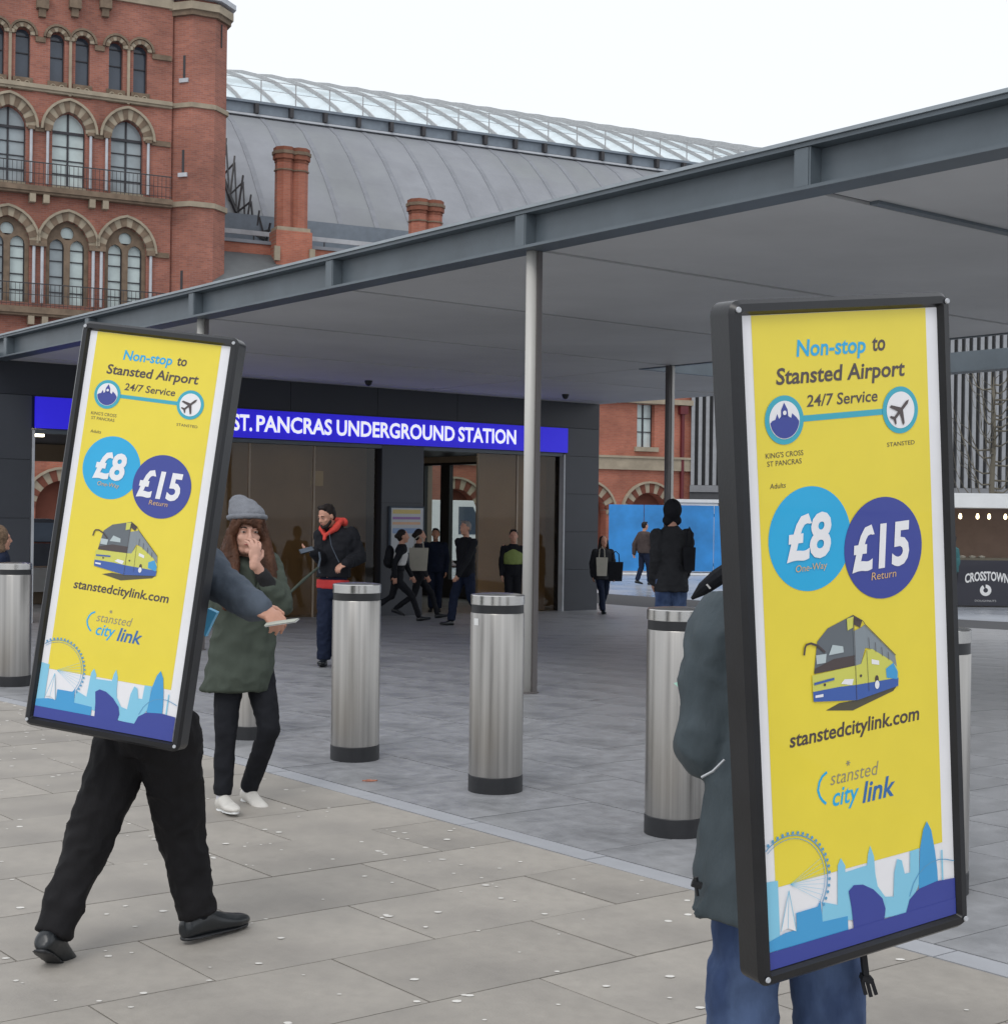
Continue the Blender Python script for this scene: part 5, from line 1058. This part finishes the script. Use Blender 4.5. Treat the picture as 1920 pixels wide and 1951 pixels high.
MB().box(0, 1.55, 0, 2.4, 0, 2.5).build('cabin_wall', M['white'], cab); MB().box(-.06, 1.61, -.06, 2.46, 2.502, 2.62).build('cabin_roof', M['white'], cab); MB().box(.1, .9, -.03, -.002, 2.3, 2.4).build('sign_strip', PR['nv'], cab)
# food stall
PS = P(1800, 1150, 34.5); sl_ = empty('food_stall', loc=(PS.x-1.2, 34.5, gz(34.5)), label='food stall with black printed counter and white awning at the right edge', cat='stall')
zt = lambda py: P(1860, py, 34.5).z-gz(34.5)
MB().box(0, 5.2, 0, .06, .02, zt(1068)).build('counter_front', flat('stall_black', (.018,.018,.03), .4), sl_); MB().box(0, 5.2, .062, .8, zt(1070), zt(1066)+.02).build('counter_top', M['bark'], sl_)
MB().box(-.1, 5.3, -.5, 2.6, zt(968), zt(945)).build('awning_valance', M['white'], sl_); MB().slab([(-.1, -.5), (5.3, -.5), (5.3, 2.6), (-.1, 2.6)], zt(945)+.001, zt(945)+.05).build('awning_roof', M['white'], sl_)
MB().box(0, 5.2, 2.3, 2.36, .9, zt(968)-.01).build('back_cloth', mat('tan_backdrop', (.30,.20,.15), .7), sl_); MB().box(0, 5.2, 2.28, 2.299, .02, .9).build('back_counter', M['bark'], sl_)
for x in (.02, 5.12): MB().box(x, x+.06, .9, .96, .02, zt(968)-.002).build('post', M['wframe'], sl_)
for px in (1829, 1862, 1884, 1915):
    x = P(px, 985, 35.3).x-sl_.location.x; MB().lathe([(.001, zt(990)), (.035, zt(988)), (.04, zt(984)), (.02, zt(979))], (x, .8), 10).build('lamp', glow('warm_lamp', (1, .8, .45), 6), sl_)
for px in (1838, 1857, 1875): x = P(px, 1062, 34.6).x-sl_.location.x; MB().lathe([(.07, zt(1066)+.021), (.09, zt(1066)+.06), (.001, zt(1066)+.08)], (x, .3), 10).build('bread_tray', M['canvas'], sl_)
x0, x1 = P(1838, 1100, 34.5).x-sl_.location.x, P(1922, 1100, 34.5).x-sl_.location.x
text('CROSSTOWN', x0, x1, zt(1106), .2, -.006, flat('stall_white', (.75,.75,.75)), sl_, bold=.03, arc=.07)
xm = (x0+x1)/2-.03; mb = MB(); n = 24; ro, ri = .135, .055; V = [(xm+rr*math.cos(2*math.pi*k/n), -.006, zt(1125)+rr*math.sin(2*math.pi*k/n)) for rr in (ro, ri) for k in range(n)]
mb.add(V, [(k, (k+1) % n, n+(k+1) % n, n+k) for k in range(n) if k not in (6, 7)]); link('ring_mark', mb.mesh('ring_mark', flat('stall_white2', (.75,.75,.75)), fix=False), sl_)
text('DOUGHNUTS', xm-.25, xm+.25, zt(1147), .045, -.006, flat('stall_white3', (.5,.5,.5)), sl_, bold=0)
# bare tree
PT = P(1888, 1080, 46); tree = empty('bare_tree', loc=(PT.x, 46, gz(46)), label='bare leafless tree in front of the finned building', cat='tree')
tk = MB().tube([(0, 0, 0), (.03, 0, 1.6), (-.02, 0, 3.1), (.05, 0, 4.6), (0, 0, 6.5)], [.14, .11, .09, .06, .02], 8).build('trunk', M['bark'], tree, True)
rb = random.Random(11); mb = MB()
for i in range(34):
    z0 = 2.3+i*.12; a = rb.uniform(0, 6.28); l = rb.uniform(.8, 1.7)*(1-.25*i/34); p = V3(0, 0, z0); pts = [p]; 
    for k in range(1, 6): t_ = k/5; pts.append(V3(math.cos(a)*l*t_**.7+rb.uniform(-.05, .05), math.sin(a)*l*t_**.7, z0-.15*math.sin(t_*3)+1.5*t_*t_))
    mb.tube(pts, [.035, .026, .02, .014, .01, .005], 5)
    for k in (2, 3, 4):
        b = pts[k]; a2 = a+rb.uniform(-1.2, 1.2); mb.tube([b, b+V3(math.cos(a2)*.3, math.sin(a2)*.3, .2), b+V3(math.cos(a2)*.42, math.sin(a2)*.42, .6)], [.012, .009, .004], 4)
mb.build('branches', M['bark'], tree, True)
# vehicles seen through the station
def car(px, py, d, yaw, label, Lc, Hc, m, name='parked_car', van=False):
    p = P(px, py, d); t = empty(name, Matrix.Translation((p.x, d, gz(d))) @ Matrix.Rotation(R(yaw), 4, 'Z'), label=label, cat='van' if van else 'car'); w = .9
    body = [(-Lc/2, .35), (-Lc/2+.05, .25), (Lc/2-.05, .25), (Lc/2, .4), (Lc/2-.03, .75 if not van else 1.0), (Lc/2-.5, .9 if not van else 1.2)]
    body += ([(Lc/2-1.1, Hc-.02), (-Lc/2+.1, Hc), (-Lc/2, Hc-.15)] if van else [(Lc/2-1.2, .97), (-Lc/2+.6, .98), (-Lc/2+.02, .9)])
    MB().prism(body, -w, w).build('body', m, t, bevel=.03)
    if not van:
        MB().prism([(Lc/2-1.15, .99), (Lc/2-1.8, Hc-.08), (Lc/2-2.2, Hc), (-Lc/2+1., Hc), (-Lc/2+.35, 1.0)], -w+.12, w-.12).build('cabin', m, t, bevel=.03)
        MB().prism([(Lc/2-1.35, 1.03), (Lc/2-1.85, Hc-.12), (-Lc/2+1.05, Hc-.12), (-Lc/2+.6, 1.03)], -w+.1, w-.1).build('side_window', M['panedk'], t)
    else: MB().prism([(Lc/2-.62, 1.22), (Lc/2-1.12, Hc-.25), (Lc/2-1.7, Hc-.25), (Lc/2-1.7, 1.22)], -w-.01, w+.01).build('side_window', M['panedk'], t)
    for sx in (-Lc/2+.8, Lc/2-.85):
        for sy in (-w+.02, w-.02):
            wh = MB().lathe([(.22, -.1), (.32, -.09), (.33, 0), (.32, .09), (.22, .1)], n=24).build('wheel', M['tyre'], t); wh.matrix_local = Matrix.Translation((sx, sy, .33)) @ Matrix.Rotation(R(90), 4, 'X'); MB().lathe([(.2, -.105), (.2, .105)], n=16).build('rim', M['rim'], wh)
    for sy in (-.6, .6): MB().box(Lc/2-.06, Lc/2+.01, sy-.15, sy+.15, .6, .72).build('headlight', M['ledge'], t)
    return t
car(92, 1040, 44, 20, 'dark taxi seen through the left end of the glazed station', 4.4, 1.7, M['car'])
car(822, 1040, 55, 25, 'white van seen through the station doors', 4.8, 2.5, M['white'], 'parked_van', True)
